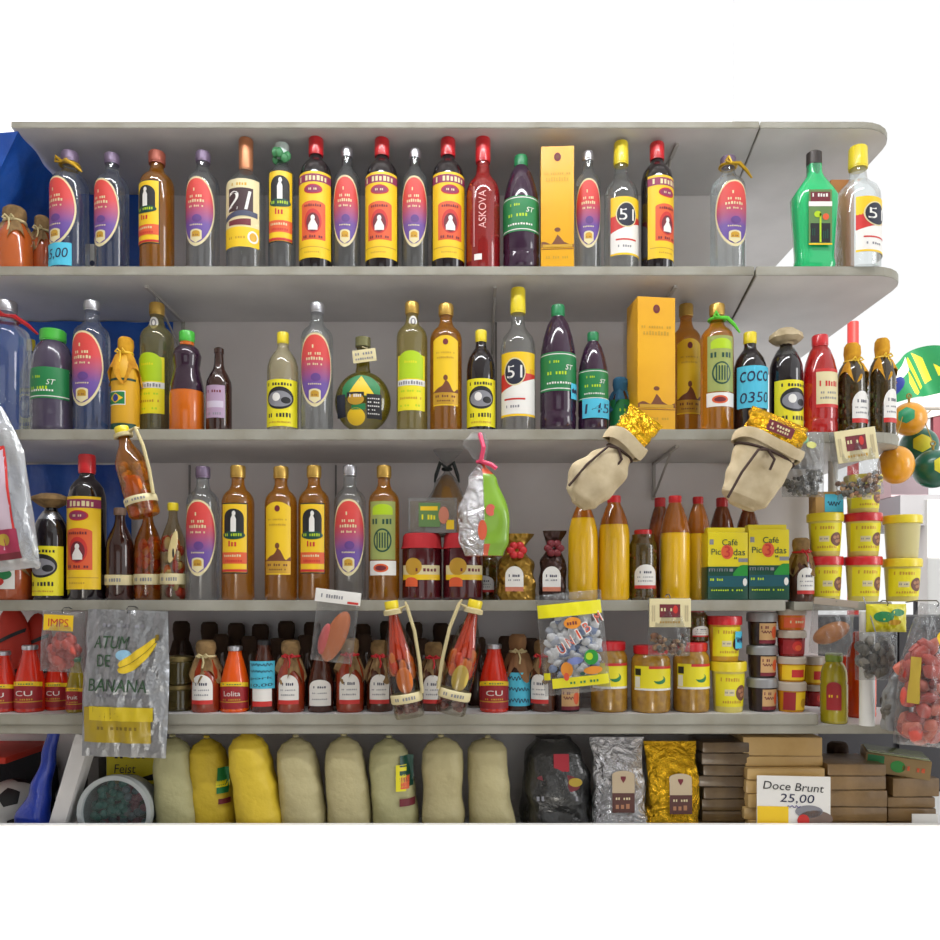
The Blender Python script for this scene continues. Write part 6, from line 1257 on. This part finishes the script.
for i in range(len(fl.f)):
    u = (i % 180 + .5) / 180; v = (i // 180 + .5) / 90; d = abs(u - .55) / .42 + abs(v - .5) / .46
    if ((u - .22) / .14) ** 2 + ((v - .38) / .24) ** 2 < 1: fl.m[i] = k2
    elif abs(v - .62 - .8 * (u - .25)) < .16 and u < .45: fl.m[i] = k3
    elif d < 1 and u > .42: fl.m[i] = k1 if abs(((u * 6 + v * 2) % 1) - .5) < .28 else fl.m[i]
tag(fl.build('flag', None, (PX(912, .9), .962, z0 + .012), sharp=1.5), 'rumpled green, yellow and blue flag cloth behind the shelf tip at right', 'flag')
bally = mat('ball_orange', (234, 160, 26), .3, coat=.4); ballg = mat('ball_green', (18, 96, 74), .3, coat=.4); hexy = mat('ball_yellow', (214, 206, 50), .35); hexg = mat('ball_teal', (60, 170, 120), .35)
def hexdir(n, t, q, k, r, a):
    s = pi / k; rr = r * cos(s) / cos((a % (2 * s)) - s); return (n + (t * cos(a) + q * sin(a)) * rr).normalized()
def ball(px, py, rpx, Y, m, pm, pc, label, sq=1.0, up=None):
    R = W(rpx, Y); z = PZ(py, Y); r = thing('toy_ball', (PX(px, Y), Y, z)); b = MB(); b.ell((0, 0, 0), (R, R, R * sq), m, 28, 18); b.build('ball_skin', r)
    if pm:
        n = Vector((pc[0], -1, pc[1])).normalized(); t = Vector((0, 0, 1)); t = (t - n * t.dot(n)).normalized(); q = n.cross(t); p = MB(); vs = [(n * R * 1.01)[:]]
        p.surf(lambda u, v: tuple(hexdir(n, t, q, 6, .56 * v + .001, u * 2 * pi) * R * 1.015), 36, 5, pm); p.build('hexagon_patch', r)
    s = MB(); s.tube([(0, 0, R * sq * .97), (.0, 0, R * sq + .012)], .003, mat('string', (170, 140, 60), .7), 6); s.tube([(.0 + .006 * cos(a), 0, R * sq + .016 + .006 * sin(a)) for a in [2 * pi * i / 10 for i in range(10)]], .0018, mat('string', (170, 140, 60)), 5, True); s.build('hanging_loop', r); tag(r, label, 'ball', 'toy balls hung at the right')
ball(909, 419, 16.5, .20, bally, hexg, (-.75, .1), 'orange toy ball with a teal patch, the upper one beside the shelf tip')
ball(896, 465, 17, .10, bally, None, None, 'plain orange toy ball hanging just below the shelf tip', 1.12)
ball(919, 446, 18, .26, ballg, hexy, (-.35, 0), 'green toy ball with yellow hexagon, the upper green one')
ball(933, 469, 19, .14, ballg, hexy, (0, .05), 'green toy ball with yellow hexagon, the lower one at the right edge')
r = thing('hanging_rod', (PX(905, .2), .2, 1.85)); b = MB(); b.tube([(-.11, .0, -.014), (.0, .0, .085), (.25, .0, .085)], .004, mat('rod_grey', (196, 190, 180), .4), 8); b.build('rod', r); b = MB()
for px, py, Yq, R_ in ((909, 419, .2, 16.5), (896, 465, .1, 19), (919, 446, .26, 18), (933, 469, .14, 19)):
    xx = PX(px, Yq) - r.location.x; zt = PZ(py - R_, Yq) + .018 - 1.85; b.tube([(xx, Yq - .2, zt), (max(0, xx) if xx > 0 else 0, 0, .085)], .0012, mat('string', (170, 140, 60)), 5)
b.build('string', r); tag(r, 'thin rod and strings at the shelf tip from which the toy balls hang', 'rod')
# ------------------------------------------------------------------ camera, light
sc = bpy.context.scene
cam = bpy.data.cameras.new('camera'); cam.sensor_width = 36; cam.lens = F / 940 * 36; cam.shift_y = 130 / 940; cam.clip_start = .05
co = bpy.data.objects.new('camera', cam); C.objects.link(co); co.location = (0, -D, CZ); co.rotation_euler = (pi / 2, 0, 0); sc.camera = co
wd = bpy.data.worlds.new('daylight'); sc.world = wd; wd.use_nodes = True; bg = wd.node_tree.nodes['Background']; bg.inputs[0].default_value = (.99, 1, 1, 1); bg.inputs[1].default_value = WORLD
def area(name, loc, target, sx, sy, power, col=(1, 1, 1)):
    a = bpy.data.lights.new(name, 'AREA'); a.shape = 'RECTANGLE'; a.size = sx; a.size_y = sy; a.energy = power; a.color = col
    o = bpy.data.objects.new(name, a); C.objects.link(o); o.location = loc; o.rotation_euler = (Vector(target) - Vector(loc)).to_track_quat('-Z', 'Y').to_euler(); return o
for n_, l_, t_, sx_, sy_, p_, c_ in LIGHTS: area(n_, l_, t_, sx_, sy_, p_, c_)
sun = bpy.data.lights.new('added_low_sun', 'SUN'); sun.energy = SUN; sun.angle = radians(.15); sun.color = (1, .95, .86)  # sun added to whiten the counter front, passing under the lintel
so = bpy.data.objects.new('added_low_sun', sun); C.objects.link(so); so.location = (0, -6, 3); so.rotation_euler = Vector((0, 4.68, -(2.2 - .9385))).to_track_quat('-Z', 'Y').to_euler()
sc.view_settings.view_transform = 'Standard'; sc.view_settings.look = 'None'; sc.view_settings.exposure = EXPO; sc.view_settings.gamma = 1; sc.view_settings.use_curve_mapping = False
sc.cycles.max_bounces = 12; sc.cycles.transparent_max_bounces = 24; sc.cycles.transmission_bounces = 10; sc.cycles.caustics_refractive = False; sc.cycles.caustics_reflective = False
